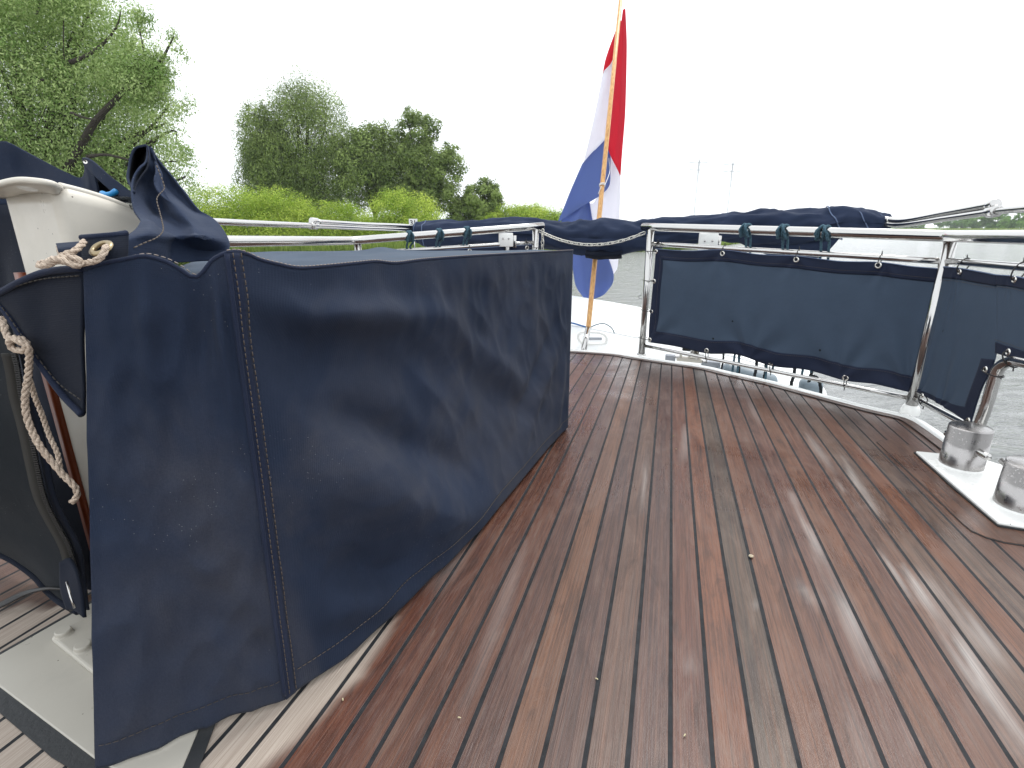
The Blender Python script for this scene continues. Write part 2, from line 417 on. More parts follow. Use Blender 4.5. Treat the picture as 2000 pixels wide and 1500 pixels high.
def even(P, n, dense=400):
    Q = [cr(P, i / dense) for i in range(dense + 1)]; L = arclen(Q); out = []; k = 0
    for i in range(n):
        t = L[-1] * i / (n - 1)
        while k < dense - 1 and L[k + 1] < t: k += 1
        f = 0 if L[k + 1] == L[k] else (t - L[k]) / (L[k + 1] - L[k]); out.append(Q[k].lerp(Q[k + 1], min(max(f, 0), 1)))
    return out

# ------------------------------------------------------------------ THE SETTING: water, banks, deck
o = mesh_obj('water', [(-790, -90, WZ), (1390, -90, WZ), (1390, 1215, WZ), (-790, 1215, WZ)], [(0, 1, 2, 3)], M['water'], smooth=False)
tag(o, kind='structure')
def wat(px, py): return onz(px, py, WZ)
def land(name, edge, back, z=.35):
    # edge: points at the waterline; the ground rises from them to a flat meadow
    n = len(edge); vs = [Vector((p.x, p.y, WZ - .1)) for p in edge] + [Vector((p.x, p.y + .8, WZ + z * .7)) for p in edge] + [Vector((p.x * 1.02, p.y + 5, WZ + z)) for p in edge] + [Vector((b[0], b[1], WZ + z + .3)) for b in back]
    fs = []
    for k in range(3):
        for i in range(n - 1): fs.append((k * n + i, k * n + i + 1, (k + 1) * n + i + 1, (k + 1) * n + i))
    return tag(mesh_obj(name, vs, fs, M['ground']), kind='structure')
E = [wat(-700, 560), wat(-100, 540), wat(300, 525), wat(600, 513), wat(900, 503), wat(1150, 496), wat(1260, 491), wat(1340, 487), wat(1400, 482), wat(1440, 476), wat(1500, 468), wat(1600, 461)]
back = [(e.x * 6 - 40, max(e.y * 6, 300)) for e in E]; back[-1] = (E[-1].x, E[-1].y + 8); back[-2] = (E[-2].x + 8, E[-2].y + 70); back[-3] = (E[-3].x + 20, E[-3].y + 90); back[-4] = (90, 330); back[-5] = (60, 360)
land('river_bank', E, back)
FE = [wat(1560, 449.5), wat(1700, 450.5), wat(1800, 451.2), wat(1860, 452.2), wat(1930, 453.8), wat(2010, 456), wat(2200, 461), wat(2600, 470)]
land('far_bank', FE, [(e.x * 1.5 + 60, e.y * 1.6 + 200) for e in FE], .9)

# deck outline on deck level, inner line of the white gunwale, from the flagpole round to starboard
G_in = [deck(*p) for p in ((1120, 687), (1200, 693), (1248, 701), (1368, 719), (1416, 730), (1500, 749), (1590, 773), (1680, 797), (1761, 816), (1785, 826), (1850, 872))]
last = G_in[-1]
for k in range(1, 9): G_in.append(last - PD * (.4 * k) + PN * 0.0)
for p in G_in[-8:]: p.z = dz(p.x, p.y)
c0 = G_in[0]                                                  # centre line through the flagpole
def mirror(p):
    r = p - c0; a = r.dot(PN); q = p - PN * (2 * a); q.z = dz(q.x, q.y); return q
outline = [mirror(p) for p in G_in[:0:-1]] + G_in
G = even(outline, 260)
def inside_poly(x, y, P):
    c = False; j = len(P) - 1
    for i in range(len(P)):
        if (P[i][1] > y) != (P[j][1] > y) and x < (P[j][0] - P[i][0]) * (y - P[i][1]) / (P[j][1] - P[i][1]) + P[i][0]: c = not c
        j = i
    return c
ctr = Vector((0.2, .8, 0))
def inset(P, d):
    out = []
    for i, p in enumerate(P):
        t = P[min(i + 1, len(P) - 1)] - P[max(i - 1, 0)]; n = Vector((-t.y, t.x, 0)).normalized()
        if n.dot(ctr - p) < 0: n = -n
        q = p + n * d; q.z = dz(q.x, q.y); out.append(q)
    return out
Gm = inset(G, .018)
poly = [(p.x, p.y) for p in Gm]
# planks
a0 = deck(1309, 1500).dot(PN); a1 = deck(1985, 1500).dot(PN)
PW = abs(a1 - a0) / 8
k0, k1 = int((-2.6 - a0) / PW), int((2.6 - a0) / PW)
SUBD = 6; VST = .025
us = np.arange(k0 * SUBD, k1 * SUBD + 1) / SUBD; vsr = np.arange(-1.3, 4.0, VST)
TINT = {0: (.125, .050, .038), 1: (.175, .066, .038), 2: (.080, .060, .050), 3: (.15, .066, .044), 4: (.115, .052, .040), 5: (.125, .060, .050), 6: (.145, .062, .038), 7: (.125, .052, .036),
        8: (.13, .07, .055), 9: (.12, .075, .06), 10: (.15, .06, .035), 11: (.10, .07, .06), -1: (.085, .046, .044), -2: (.115, .066, .054), -3: (.078, .042, .040), -4: (.155, .072, .045), -5: (.088, .044, .040), -6: (.12, .05, .037), -7: (.115, .048, .036), -8: (.105, .04, .030), -9: (.13, .045, .03)}
rp = random.Random(3)
def tint(k):
    if k not in TINT:
        b = rp.uniform(.75, 1.25); g = rp.random() * .5; TINT[k] = ((.12 * (1 - g) + .085 * g) * b, (.05 * (1 - g) + .065 * g) * b, (.038 * (1 - g) + .055 * g) * b)
    return TINT[k]
def uvp(p): return ((p.dot(PN) - a0) / PW, p.dot(PD))
vs, fs, idx = [], [], {}
nu_, nv_ = len(us), len(vsr)
for j, v in enumerate(vsr):
    for i, u in enumerate(us):
        q = PN * (a0 + u * PW) + PD * v; vs.append((q.x, q.y, dz(q.x, q.y)))
fu = []
for j in range(nv_ - 1):
    for i in range(nu_ - 1):
        x = (vs[j * nu_ + i][0] + vs[(j + 1) * nu_ + i + 1][0]) / 2; y = (vs[j * nu_ + i][1] + vs[(j + 1) * nu_ + i + 1][1]) / 2
        if inside_poly(x, y, poly): fs.append((j * nu_ + i, j * nu_ + i + 1, (j + 1) * nu_ + i + 1, (j + 1) * nu_ + i)); fu.append(i // SUBD + k0)
deck_o = mesh_obj('deck', vs, fs, M['deck'], smooth=False); tag(deck_o, kind='structure')
def wood_attrs(o, faceplank=None, tintc=None, wear=None, uvf=None):
    me = o.data; me.uv_layers.new(name='plank'); me.color_attributes.new('tint', 'FLOAT_COLOR', 'CORNER'); me.color_attributes.new('wear', 'FLOAT_COLOR', 'POINT')
    co = [v.co for v in me.vertices]
    U = np.zeros((len(me.loops), 2), 'f'); T = np.ones((len(me.loops), 4), 'f')
    for pi, p in enumerate(me.polygons):
        for li in p.loop_indices:
            vi = me.loops[li].vertex_index; U[li] = uvf(vi, co[vi]) if uvf else uvp(co[vi])
            t = tint(faceplank[pi]) if faceplank else tintc; lu = .3 * t[0] + .5 * t[1] + .2 * t[2]; T[li, :3] = [t[0] * .88, t[1] * .88, t[2] * .80]
    me.uv_layers['plank'].data.foreach_set('uv', U.ravel()); me.color_attributes['tint'].data.foreach_set('color', T.ravel())
    Wc = np.zeros((len(co), 4), 'f'); Wc[:, 3] = 1
    if wear: 
        for i, c in enumerate(co): a, b = wear(c); Wc[i, 0] = a; Wc[i, 1] = b
    me.color_attributes['wear'].data.foreach_set('color', Wc.ravel())
# chalky streaks: in plank coordinates, from measured places
STREAK = []
for (x0, y0, x1, y1, w, a) in ((1545, 960, 1620, 1130, .012, .6), (1620, 1120, 1712, 1320, .014, .75), (1765, 1105, 1850, 1230, .010, .9), (1850, 1230, 2010, 1480, .022, .85), (1715, 1075, 1790, 1180, .007, .6), (1795, 1120, 1960, 1290, .024, .55), (1260, 880, 1255, 1000, .008, .25), (1640, 890, 1718, 1010, .012, .6),
                               (1620, 930, 1680, 990, .008, .5), (1760, 1420, 1810, 1480, .005, .5), (1480, 1190, 1515, 1195, .008, .3), (1560, 1140, 1610, 1190, .02, .4), (1340, 1290, 1352, 1300, .012, .35), (1468, 1178, 1488, 1182, .004, .8), (1467, 1208, 1492, 1209, .004, .8), (1505, 1184, 1518, 1184, .004, .7)):
    STREAK.append((deck(x0, y0).to_2d(), deck(x1, y1).to_2d(), w, a * .85))
hem_px = [(557, 1366), (581, 1347), (626, 1317), (680, 1281), (725, 1239), (776, 1194), (812, 1160), (848, 1124), (875, 1100), (914, 1058), (941, 1031), (965, 1002), (1000, 960), (1040, 912), (1075, 870), (1109, 834)]
dry_line = [deck(*p).to_2d() for p in ((0, 2200), (250, 1760), (515, 1500), (600, 1420), (690, 1330), (740, 1270), (765, 1210), (775, 1185))]
def wear(c):
    p = Vector((c.x, c.y)); ch = 0
    for a, b, w, am in STREAK:
        ab = b - a; t = max(0, min(1, (p - a).dot(ab) / ab.length_squared)); d = (p - (a + ab * t)).length
        if d < w * 3: ch = max(ch, am * max(.1, .55 + 1.1 * noise.noise(Vector((p.dot(PN.to_2d()) * 85, p.dot(PD.to_2d()) * 7, 9)))) * math.exp(-(d / w) ** 2) * (.35 + .65 * math.sin(math.pi * min(max((p - a).dot(ab) / ab.length_squared, .0), 1)) ** .6))
    # dry wood sheltered under the cover
    dr = 0
    yy = [q.y for q in dry_line]
    if p.y < dry_line[-1].y:
        xs = np.interp(p.y, yy, [q.x for q in dry_line])
        dr = max(0, min(1, (xs - p.x) / .025 + .5 + .5 * noise.noise(Vector((p.x * 20, p.y * 20, 0)))))
    if p.x < -.72 and p.y > .85: dr *= .75
    n_ = noise.noise(Vector((p.dot(PN.to_2d()) * 14, p.dot(PD.to_2d()) * 1.6, 3)))
    ch = max(ch, max(0, n_ - .45) * .8)
    return ch, dr
wood_attrs(deck_o, fu, None, wear)
# margin board, gunwale, covering board, plinth: parts of the deck
def ribbon(name, A, B, h, m, parent, thick=.0, lift=0):
    n = len(A); vs = [p + Vector((0, 0, h)) for p in A] + [p + Vector((0, 0, h)) for p in B]
    fs = [(i, i + 1, n + i + 1, n + i) for i in range(n - 1)]
    o = mesh_obj(name, vs, fs, m, parent, smooth=False)
    bm = bmesh.new(); bm.from_mesh(o.data)
    for f in bm.faces:
        f.normal_update()
        if f.normal.z < 0: f.normal_flip()
    bm.to_mesh(o.data); bm.free()
    if thick: solid(o, thick, -1)
    return o
LG = arclen(G)
caulk = ribbon('caulk_line', inset(G, .0), inset(G, .0385), .002, M['rubber'], deck_o)
mb = ribbon('margin_board', inset(G, .0), inset(G, .036), .004, M['board'], deck_o)
wood_attrs(mb, None, (.12, .062, .048), None, lambda vi, c: (300.5 + (.35 if vi >= 260 else -.35), LG[vi % 260]))
# gunwale: a low white rail outside the margin board
prof = [(0.0, .0), (.0, .006), (-.003, .009), (-.02, .010), (-.034, .009), (-.040, .003), (-.043, -.03), (-.07, -.30), (-.11, -1.0)]
P = [[p + Vector((0, 0, h)) for p in inset(G, d)] for d, h in prof]
g = grid(P, 'gunwale', M['white'], deck_o, thick=0)
hull_lo = inset(G, -.11)
P = [[p + Vector((0, 0, h)) for p in inset(G, d)] for d, h in ((-.11, -1.0), (.02, -1.75), (.3, -2.2))]
grid(P, 'hull_side', M['white'], deck_o, thick=0)
# covering board round the bollard plinth
cb = [deck(*p) for p in ((1713, 865), (1722, 861), (1745, 862), (1775, 870), (1800, 881), (1850, 903), (1990, 940), (2200, 1075), (2120, 1086), (2000, 1066), (1960, 1060), (1925, 1050), (1897, 1038), (1880, 1024), (1800, 946))]
def scale_poly(P, d):
    c = sum(P, Vector((0, 0, 0))) / len(P); return [p + (p - c).normalized() * d for p in P]
def lift(P, h): return [p + Vector((0, 0, h)) for p in P]
prism('caulk_line', lift(scale_poly(cb, .0035), .0018), .001, M['rubber'], deck_o, 0)
cbo = prism('covering_board', lift(cb, .0030), .001, M['board'], deck_o, 0)
wood_attrs(cbo, None, (.105, .052, .038), None, lambda vi, c: (420.1 + uvp(c)[0] * .5, uvp(c)[1]))
# plinth
pl = [deck(*p) for p in ((1787, 888), (1840, 893), (1900, 898), (1985, 925), (2200, 1050), (2150, 1062), (2000, 1038), (1947, 1029), (1860, 953))]
prism('caulk_line', lift(scale_poly(pl, .006), .0075), .004, M['rubber'], deck_o, 0)
plo = prism('bollard_plinth', lift(pl, .014), .01, M['white'], deck_o, .004)

# ------------------------------------------------------------------ RAILS
def xy(v): return (v.x, v.y)
A_ = deck(1253, 692); B_ = deck(1777, 806)
mA = mirror(A_); kx = ray(1046, 470); L1 = Vector((kx.x / kx.y * mA.y, mA.y, 0)); L1.z = dz(L1.x, L1.y)
kx = ray(690, 468); BL = Vector((kx.x / kx.y * 4.05 * H, 4.05 * H, 0)); BL.z = dz(BL.x, BL.y)
CL = BL - PD * 2.4; CR = B_ - PD * 2.0
SA, SR, SLn, SLs = (xy(A_), xy(B_)), (xy(B_), xy(CR)), (xy(L1), xy(BL)), (xy(BL), xy(CL))
def post(p, ztop, r, par, foot=True):
    b = Vector((p.x, p.y, dz(p.x, p.y, .0)))
    o = tube('post', [b, Vector((p.x, p.y, ztop))], r, M['steel'], par, 24)
    return o
rail = tag(empty('stern_rail', (A_.x, A_.y, A_.z)), 'polished steel guard rail from the gap chain round to the bollards, holding two big panels', 'guard rail')
tA = vp(1265, 443, SA); tB = vp(1851, 461, SA)
def ext(pt, plane_dir, L): return pt + plane_dir * L
dirS = (tA - tB).normalized(); p_end = vp(1256, 443, SA)
t2000 = vp(2000, 463.5, SR); dR = (t2000 - tB).normalized()
tr = tube('top_rail', [p_end] + [p_end.lerp(tB, k / 12) for k in range(1, 12)] + [tB + dirS * .02, tB + dirS * .006 + dR * .006, tB + dR * .02] + [tB + dR * (.1 * k) for k in range(1, 16)], .0215, M['steel'], rail, 28)
lathe('end_cap', [(0.0001, -.010), (.012, -.009), (.019, -.004), (.0215, .002)], p_end, M['steel'], tr, 24, -dirS)
def trail(par, name, a, b, r, seg=18): return tube(name, [a.lerp(b, k / 8) for k in range(9)], r, M['steel'], par, seg)
mA_, mB_ = vp(1270, 476, SA), vp(1838, 510, SA)
trail(rail, 'mid_rail', mA_, mB_, .0125)
m2 = vp(2000, 522, SR); mBs = vp(1848, 509.5, SR); trail(rail, 'mid_rail', mBs, mBs + (m2 - mBs) * 2.2, .0125)
lA, lB = vp(1258, 675, SA), vp(1774, 777, SA); trail(rail, 'lower_rail', lA, lB, .0098)
lB2, lC2 = vp(1783, 776, SR), vp(1886, 829, SR); trail(rail, 'lower_rail', lB2, lC2 + (lC2 - lB2) * .3, .0115)
post(A_, tA.z - .015, .0205, rail); post(B_, tB.z - .012, .0215, rail)
lathe('post_foot', [(.034, -.004), (.034, .012), (.030, .026), (.024, .034), (.0215, .035)], Vector((B_.x, B_.y, dz(B_.x, B_.y, .0))), M['white'], rail, 28)
lathe('post_foot', [(.030, -.002), (.030, .004), (.0205, .006)], Vector((A_.x, A_.y, dz(A_.x, A_.y, .0))), M['steel'], rail, 28)
loop_pts = [A_ + Vector((-.02 + .0 * k, 0, 0)) for k in range(2)]
zc = vp(1250, 580, SA)
tube('wire_loop', [zc + Vector((.012 + .02 * math.cos(a), 0, .012 * math.sin(a))) for a in np.linspace(.4, 5.9, 18)], .0013, M['black'], rail, 8)
# bent hoop end beside the bollard
hoop = tag(empty('gate_hoop', (CR.x, CR.y, CR.z)), 'bent steel tube end of the boarding gap standing behind the front bollard', 'rail hoop')
hp = [vp(*p, SR) for p in ((1903, 862), (1912, 832), (1926, 795), (1938, 755), (1944, 735), (1951, 720), (1964, 709), (1982, 705), (2000, 708), (2060, 722), (2160, 748))]
tube('hoop_tube', hp, .0165, M['steel'], hoop, 24, 80)

railL = tag(empty('port_rail', (L1.x, L1.y, L1.z)), 'polished steel guard rail behind the covered bench, ending at the gap chain', 'guard rail')
q0 = vp(1060, 441, SLn); q1 = vp(690, 470, SLn); q2 = vp(445, 471.5, SLs); dL = (q2 - q1).normalized(); dN = (q0 - q1).normalized()
tl = tube('top_rail', [q0] + [q0.lerp(q1, k / 8) for k in range(1, 8)] + [q1 + dN * .05, q1 + dN * .012 + dL * .012, q1 + dL * .05] + [q1 + dL * (.2 * k) for k in range(1, 9)], .0215, M['steel'], railL, 28)
lathe('end_cap', [(0.0001, -.010), (.012, -.009), (.019, -.004), (.0215, .002)], q0, M['steel'], tl, 24, dN)
ml0, ml1 = vp(1047, 473, SLn), vp(800, 489, SLn); trail(railL, 'mid_rail', ml0, ml0 + (ml1 - ml0) * 1.5, .0115)
trail(railL, 'lower_rail', vp(1047, 640, SLn), vp(700, 640, SLn), .0098)
post(L1, vp(1047, 443, SLn).z - .015, .0205, railL)
pb = Vector((BL.x, BL.y, 0)) - Vector((dN.x, dN.y, 0)) * -.02; post(pb, q1.z - .012, .0185, railL)
post(CL, q1.z, .0205, railL)

# ------------------------------------------------------------------ CANVAS PANELS tied into the rail
def plane_n(pl):
    (x0, y0), (x1, y1) = pl; n = Vector((-(y1 - y0), x1 - x0, 0)).normalized()
    if n.dot(Vector((x0, y0, 0))) > 0: n = -n
    return n                                       # towards the camera
def radial(cs, amp):
    def f(u, v, p):
        s = 0
        for (cu, cv, k, ph_, r) in cs:
            du, dv = (u - cu) * 3, v - cv; d = math.hypot(du, dv) + 1e-5
            s += math.sin(math.atan2(dv, du) * k + ph_) * math.exp(-((d - r * .45) / r) ** 2) * min(1, d * 4)
        return amp * s + .002 * noise.noise(p * 9)
    return f
def eyelet(p, n, par, r=.0135):
    return lathe('eyelet', [(r * .5, -.001), (r * .5, .002), (r * .62, .0042), (r * .85, .0035), (r, .0012), (r, -.001), (r * .5, -.001)], p, M['eyelet'], par, 22, n)
def tie(e, rp_, n, par, rr=.0125):
    w = rp_ - e; L = w.length; d = w.normalized(); c = e + w * .5 + d * (rr * .5); a = L / 2 + rr * .5 + .003; b = rr + .0035
    pts = [c + d * (a * math.cos(t)) + n * (b * math.sin(t) + 0) for t in np.linspace(0, 2 * math.pi, 30)]
    o = tube('cable_tie', pts, .0021, M['black'], par, 8)
    q = c + d * a + n * .002; dirv = (d + n * .4).normalized()
    vs, fs = tube_geo([q, q + dirv * .012], .0018, 6); mesh_obj('tie_end', vs, fs, M['black'], o)
def near_on(a, b, p):
    ab = b - a; return a + ab * max(0, min(1, (p - a).dot(ab) / ab.length_squared))
def panel(name, label, rows_px, pl, disp, bt, bb, bl, br, nu=190, nv=64, off=.0):
    n = plane_n(pl); rows = [[vp(*p, pl) + n * off for p in r] for r in rows_px]
    P = net(rows, nu, nv); P = displace(P, disp)
    t = tag(empty(name, P[-1][nu // 2]), label, 'canvas panel', 'canvas wind panels on the guard rails')
    grid(P, 'cloth', M['panel'], t, .0012)
    ib, jb = lambda i: i < bl * nu or i >= nu - 1 - br * nu, lambda j: j < bt * nv or j >= nv - 1 - bb * nv
    Q = [[p + n * .0022 for p in r] for r in P]
    grid(Q, 'border', M['border'], t, .0015, lambda i, j: ib(i) or jb(j))
    Q2 = [p + n * .0036 for p in P[0]]; tube('piping', Q2, .0022, M['binding'], t, 6)
    i0, i1 = int(bl * nu), nu - 1 - int(br * nu); j0, j1 = int(bt * nv), nv - 1 - int(bb * nv)
    for path in (P[max(j0 - 1, 0)][i0:i1], P[j1 + 1 if j1 + 1 < nv else j1][i0:i1], [r[max(i0 - 1, 0)] for r in P[j0:j1]]):
        if len(path) > 3: stitches('stitching', [p + n * .0036 for p in path], M['stitch'], t, .006, .003, .0006, n * .0004)
    return t, n, P
T1 = [(1283, 486), (1345, 490), (1413, 488), (1485, 497), (1558, 500), (1640, 510), (1717, 512), (1780, 520), (1842, 525)]
B1 = [(1268, 668), (1325, 677), (1382, 690), (1440, 692), (1508, 714), (1580, 722), (1653, 743), (1715, 750), (1780, 766)]
def mid(Ta, Ba, f, bow=0): return [(a[0] * (1 - f) + b[0] * f, a[1] * (1 - f) + b[1] * f) for a, b in zip(Ta, Ba)]
pan, pn, PP = panel('wind_panel', 'long blue-grey canvas panel tied between the chain post and the bend of the rail', [T1, mid(T1, B1, .33), mid(T1, B1, .66), B1], SA,
                    radial([(0, 1., 9, .5, .32), (1., 1., 9, 1.2, .42), (.42, 1.0, 7, 0, .3), (.72, 1., 7, 2, .3), (0, 0, 6, 0, .2), (.25, 0, 6, .6, .15), (.5, 0, 6, .6, .15), (.78, 0, 6, .6, .15)], .008), .10, .13, .028, .0, off=.006)
for e, top in (((1283, 491), 0), ((1413, 495), 1), ((1557, 507), 1), ((1717, 518), 1), ((1279, 549), 2), ((1274, 608), 2), ((1271, 663), 2), ((1382, 684), 3), ((1508, 708), 3), ((1653, 737), 3)):
    p = vp(*e, SA) + pn * .009; eyelet(p, pn, pan)
    if top in (0, 1): tie(p, near_on(mA_, mB_, p), pn, pan)
    if top in (0, 2): tie(p, Vector((A_.x, A_.y, p.z)), pn, pan, .0205)
    if top == 3: tie(p, near_on(lA, lB, p), pn, pan, .0098)
# second panel, with the cut-out over the gate hoop
TL2 = [(1846, 521), (1881, 524), (1935, 534), (1988, 540), (2030, 548), (2120, 566)]
BL2 = [(1795, 766), (1807, 770), (1850, 790), (1900, 830), (2035, 680), (2125, 740)]
rl = [[(1846, 521), (1881, 523), (1915, 531), (1950, 537)], [(1829, 603), (1865, 606), (1910, 612), (1949, 612)], [(1811, 685), (1845, 690), (1895, 702), (1946, 672)], [(1795, 766), (1822, 777), (1860, 800), (1901, 829)]]
# flap side follows the diagonal edge
rl = [[(1846, 521), (1881, 524), (1920, 531), (1952, 537)], [(1830, 600), (1864, 604), (1908, 612), (1951, 618)], [(1815, 672), (1848, 680), (1895, 688), (1951, 694)], [(1800, 745), (1830, 757), (1873, 770), (1921, 765)], [(1795, 766), (1822, 780), (1862, 803), (1901, 829)]]
n2 = plane_n(SR)
t2 = tag(empty('wind_panel', vp(1850, 790, SR)), 'blue-grey canvas panel beyond the rail bend, cut out above the bent hoop', 'canvas panel', 'canvas wind panels on the guard rails')
rows = [[vp(*p, SR) + n2 * .006 for p in r] for r in rl]; nu, nv = 70, 90
Pa = displace(net(rows, nu, nv), radial([(0, 1, 8, .6, .5), (.5, 1.1, 6, .2, .4), (.3, 0, 6, 0, .2)], .005))
grid(Pa, 'cloth', M['panel'], t2, .0012)
rr_ = [[(1952, 537), (1988, 540), (2030, 548), (2130, 568)], [(1951, 618), (1990, 630), (2030, 645), (2130, 670)], [(1951, 690), (1975, 697), (2000, 704), (2130, 748)]]
Pb = displace(net([[vp(*p, SR) + n2 * .006 for p in r] for r in rr_], 50, 60), radial([(.2, 0, 6, 0, .2)], .002))
for j in range(60): Pb[j][0] = Pa[int(j * .60 * 89 / 59 * .98)][-1].copy() if False else Pb[j][0]
grid(Pb, 'cloth', M['panel'], t2, .0012)
sh = lambda P, d: [[p + n2 * d for p in r] for r in P]
grid(sh(Pa, .0024), 'border', M['border'], t2, .0015, lambda i, j: j < .065 * nv or j > .865 * nv or (i > .83 * nu and j > .52 * nv) )
grid(sh(Pb, .0024), 'border', M['border'], t2, .0015, lambda i, j: j < .11 * 60 or j > .83 * 60)
tube('piping', [p + n2 * .004 for p in Pa[0]] + [p + n2 * .004 for p in Pb[0][2:]], .0022, M['binding'], t2, 6)
stitches('stitching', [p + n2 * .004 for p in Pa[7]] + [p + n2 * .004 for p in Pb[8][2:]], M['stitch'], t2, .006, .003, .0006, n2 * .0004)
stitches('stitching', [p + n2 * .004 for p in Pb[48]], M['stitch'], t2, .006, .003, .0006, n2 * .0004)
for e, k in (((1881, 531), 1), ((1989, 546), 1), ((1977, 688), 4), ((1932, 722), 4), ((1807, 773), 3), ((1898, 822), 3)):
    p = vp(*e, SR) + n2 * .009; eyelet(p, n2, t2, .011)
    if k == 1: tie(p, near_on(mBs, mBs + (m2 - mBs) * 2.2, p), n2, t2)
    if k == 3: tie(p, near_on(lB2, lC2, p), n2, t2, .0115)
    if k == 4: tie(p, min(smooth_path(hp, 80), key=lambda q: (q - p).length), n2, t2, .0165)
T3 = [(1038, 478), (1000, 480), (940, 484), (850, 489), (760, 495)]; B3 = [(1038, 640), (1000, 640), (940, 640), (850, 640), (760, 640)]
t3, n3, P3 = panel('wind_panel', 'canvas panel mostly hidden behind the covered bench, tied to the shorter rail', [T3, mid(T3, B3, .5), B3], SLn, radial([(0, 0, 6, 0, .3)], .002), .1, .1, .03, .03, 60, 30, .004)
e3 = vp(1028, 484, SLn) + n3 * .008; eyelet(e3, n3, t3); tie(e3, near_on(ml0, ml1, e3), n3, t3, .0115); tie(e3, Vector((L1.x, L1.y, e3.z)), n3, t3, .0205)
e3 = vp(916, 490, SLn) + n3 * .008; eyelet(e3, n3, t3); tie(e3, near_on(ml0, ml1, e3), n3, t3, .0115)

# ------------------------------------------------------------------ ROPE HITCHES on the top rails
def hitch(label, c, d, rr, tail_z, grp, spread=.018, k=0):
    # c: rail centre, d: rail direction; turns round the rail, a crossing turn, two tails
    t = tag(empty('rope_hitch', c), label, 'rope', grp)
    d = d.normalized(); up = Vector((0, 0, 1)); n = d.cross(up).normalized()
    if n.y > 0: n = -n
    r = .0062; R_ = rr + r * .9; rg_ = random.Random(k); pts = []
    for i in range(46):
        a = -2.2 + i / 45 * (4.4 * math.pi + .6); x = -spread + 2 * spread * i / 45
        pts.append(c + d * x + n * (R_ * math.cos(a)) + up * (R_ * math.sin(a)))
    vs, fs = rope_geo(resample(pts, .004), r)
    pts = [c + d * (spread * 1.1) + n * (R_ + .004) - up * .01, c + d * (spread * .6) + n * (R_ + .012) + up * .010, c + n * (R_ * .6 + .01) + up * (R_ * .9 + .004), c - d * (spread * .8) + n * (R_ + .011) + up * .006, c - d * spread * 1.1 + n * (R_ + .006) - up * .014]
    rope_geo(resample(smooth_path(pts, 40), .004), r, None, vs, fs)
    mesh_obj('knot', vs, fs, M['bluerope'], t)
    for sgn in (-1, 1):
        b = c + d * (sgn * spread * .85) + n * (R_ + .004) - up * .008; z = tail_z[0 if sgn < 0 else 1]
        ctrl = [b, b - up * .024 + d * (sgn * .004) - n * .012, b - up * .055 - d * sgn * .003 - n * .058, Vector((b.x, b.y, b.z * .4 + z * .6)) - n * .08 + d * rg_.uniform(-.01, .01), Vector((b.x, b.y, z)) - n * .09]
        vs, fs = rope_geo(resample(smooth_path(ctrl, 120), .005), r * .95); mesh_obj('tail', vs, fs, M['bluerope'], t)
g1 = 'blue rope hitches on the long rail'; g2 = 'blue rope hitches on the short rail'
for k, (px, lab) in enumerate(((1459, 'blue rope hitch on the long rail, the one next to the white screwed plate'), (1532, 'blue rope hitch on the long rail, between two other hitches'), (1611, 'thick blue rope hitch on the long rail with a loose leaning tail, towards the bollards'))):
    y = 443 + (px - 1256) * (461 - 443) / (1851 - 1256); c = vp(px, y, SA)
    hitch(lab, c, tB - tA, .0215, (vp(px, 760 - k * 4, SA).z, vp(px, 740, SA).z), g1, .017 + .006 * (k == 2), k)
for k, (px, lab) in enumerate(((799, 'blue rope hitch on the short rail under the end of the rolled canopy'), (857, 'blue rope hitch on the short rail, middle one of three'), (911, 'blue rope hitch on the short rail, closest to the gap chain'.replace('closest to', 'beside')))):
    y = 441 + (1060 - px) * 29 / 370; c = vp(px, y, SLn)
    hitch(lab, c, q1 - q0, .0215, (vp(px, 560, SLn).z, vp(px, 560, SLn).z), g2, .015, 10 + k)

# ------------------------------------------------------------------ CHAIN across the gap
def link_mesh(L=.042, w=.022, r=.0030):
    pts = []; h = L / 2 - w / 2 + r; q = w / 2 - r
    for a in np.linspace(-math.pi / 2, math.pi / 2, 9): pts.append(Vector((h + q * math.cos(a), q * math.sin(a), 0)))
    for a in np.linspace(math.pi / 2, 3 * math.pi / 2, 9): pts.append(Vector((-h + q * math.cos(a), q * math.sin(a), 0)))
    vs, fs = [], []; n = len(pts); seg = 8
    for i, p in enumerate(pts):
        t = (pts[(i + 1) % n] - pts[i - 1]).normalized(); nn = Vector((-t.y, t.x, 0))
        for k in range(seg):
            a = 2 * math.pi * k / seg; vs.append(p + nn * (r * math.cos(a)) + Vector((0, 0, r * math.sin(a))))
    for i in range(n):
        for k in range(seg): fs.append((i * seg + k, i * seg + (k + 1) % seg, ((i + 1) % n) * seg + (k + 1) % seg, ((i + 1) % n) * seg + k))
    return vs, fs
lv, lf = link_mesh()
def chain(name, label, pts, grp=None):
    t = tag(empty(name, pts[0]), label, 'chain', grp)
    me = None; P = resample(pts, .0315); fr = frame(P)
    for i, (p, (tt, n, q)) in enumerate(zip(P, fr)):
        if me is None: o = mesh_obj('link', lv, lf, M['zinc'], t); me = o.data
        else: o = bpy.data.objects.new('link', me); COL.objects.link(o); o.parent = t
        a = R(38) if i % 2 else R(128); m3 = Matrix((tt, n * math.cos(a) + q * math.sin(a), -n * math.sin(a) + q * math.cos(a))).transposed()
        o.matrix_parent_inverse = Matrix.Identity(4); o.matrix_local = Matrix.Translation(p - Vector(t.location)) @ m3.to_4x4()
    return t
LA = (xy(L1), xy(A_))
ca, cb_, cc_ = vp(1057, 453, LA), vp(1150, 478, LA), vp(1257, 455, LA)
def cat(a, m, b, n=60): 
    out = []
    for i in range(n):
        t = i / (n - 1); l = a.lerp(b, t); sag = (a.lerp(b, .5).z - m.z) ; l.z -= sag * 4 * t * (1 - t); out.append(l)
    return out
